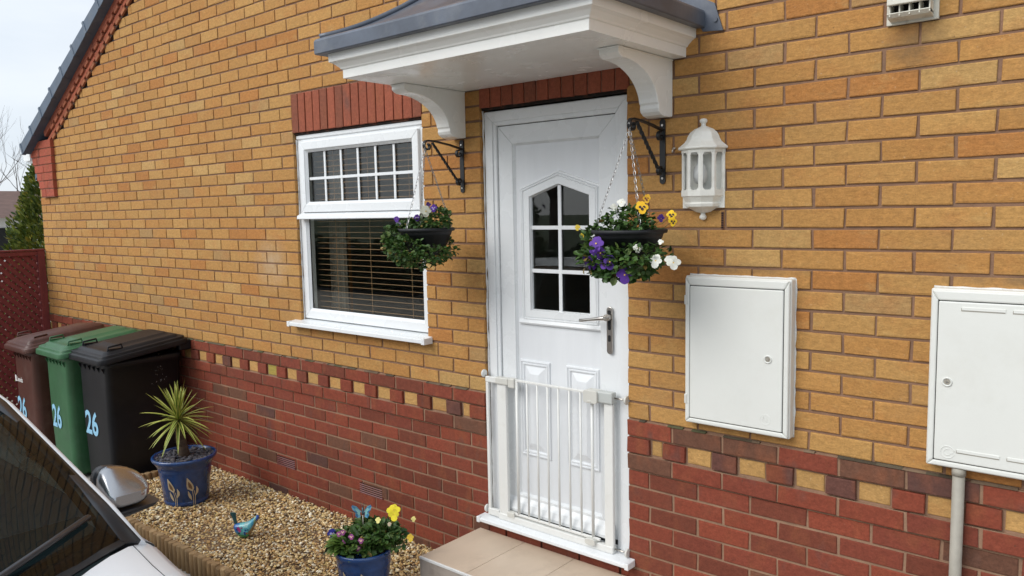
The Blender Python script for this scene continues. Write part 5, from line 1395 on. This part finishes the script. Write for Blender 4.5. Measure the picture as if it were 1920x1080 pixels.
m = MB(); m.box(-22.5, -22.46, 6.6, 7.6, -.1, .7); m.build('window', M_['dark'], nh)
tr = thing('garden_trellis', (-9.0, .35, -1.03), 'brown wooden trellis screen with a curved top left of the conifer', 'trellis')
m = MB(); m.box(-9.03, -8.97, .28, .34, -1.03, .85); m.build('post', M_['fence'], tr)
m = MB(); pts = [(-9.0, .31-.12*k, .93-.03*((k-6)/6)**2*3) for k in range(13)]; m.tube(pts, .025, 6); m.tube([(x, y, z-.15) for x, y, z in pts], .018, 6)
for k in range(-12, 14):
    y0 = .3-.12*k; m.tube([(-9.0, y0, .80), (-9.0, y0-.7, .1)], .014, 4) if -1.1 < y0-.7 and y0 < .32 else None
    y0 = -1.1+.12*k; m.tube([(-9.01, y0, .80), (-9.01, y0+.7, .1)], .014, 4) if -1.1 < y0 and y0+.7 < .32 else None
m.build('lattice', M_['fence'], tr)
# across the road: reflected trees, with hedge and house added for glass reflections
hg = MB(); random.seed(5)
for _ in range(9000):
    x = random.uniform(-16, 10); y = -10.0+random.uniform(-.5, .5); z = random.uniform(-1.0, .15+.12*math.sin(x*2)); hg.cur = jit((.02, .04, .012), .4); hg.leaf((x, y, z), (random.uniform(-1, 1), random.uniform(-1, 1), random.uniform(-.5, 1)), (0, 1, .5), .16, .12)
hg.cur = (.01, .014, .006); hg.box(-16, 10, -10.35, -9.75, -1.03, .05)
tag(hg.build('hedge', M_['hedge']), 'dark clipped hedge across the road added for the door glass to reflect', 'hedge')
oh = thing('reflection_house', (-2, -19, -1.03), 'brick house across the road added for the door glass to reflect', 'house')
m = MB(); m.box(-9, 6, -24, -18, -1.03, 2.6); m.build('wall', mat('opposite_brick', (.33, .19, .12), .9, var=.15, vs=6), oh)
m = MB(); m.prism([(-17.6, 2.55), (-24.4, 2.55), (-21, 4.8)], 'x', -9.4, 6.4); m.build('roof', M_['roof'], oh)
for x in (-7.4, -4.2, 1.2, 4.0):
    m = MB(); m.box(x, x+1.3, -18.02, -17.96, -.2, 1.2); m.build('window', M_['pvc'], oh); m = MB(); m.box(x+.08, x+1.22, -17.97, -17.95, -.12, 1.12); m.build('window_pane', M_['dark'], oh)
m = MB(); m.box(-1.2, -.2, -18.02, -17.96, -1.03, 1.1); m.build('front_door', M_['pvc'], oh)
bare_tree(-4.5, -12.5, 7.5, 'leafless street tree across the road reflected in the upper window panes', seed=21, r=.16)
bare_tree(-9.5, -13.0, 8.0, 'leafless street tree farther along the road, reflected in the window', seed=33, r=.17)
bare_tree(1.2, -13.0, 7.0, 'leafless street tree across the road facing the white door', seed=41, r=.15)

# ------------------------------------------------------------------ lift everything so the drive is at z = 0
for o in list(S.objects):
    if o.parent is None and o.type in ('MESH', 'EMPTY'):
        o.location.z += GZ
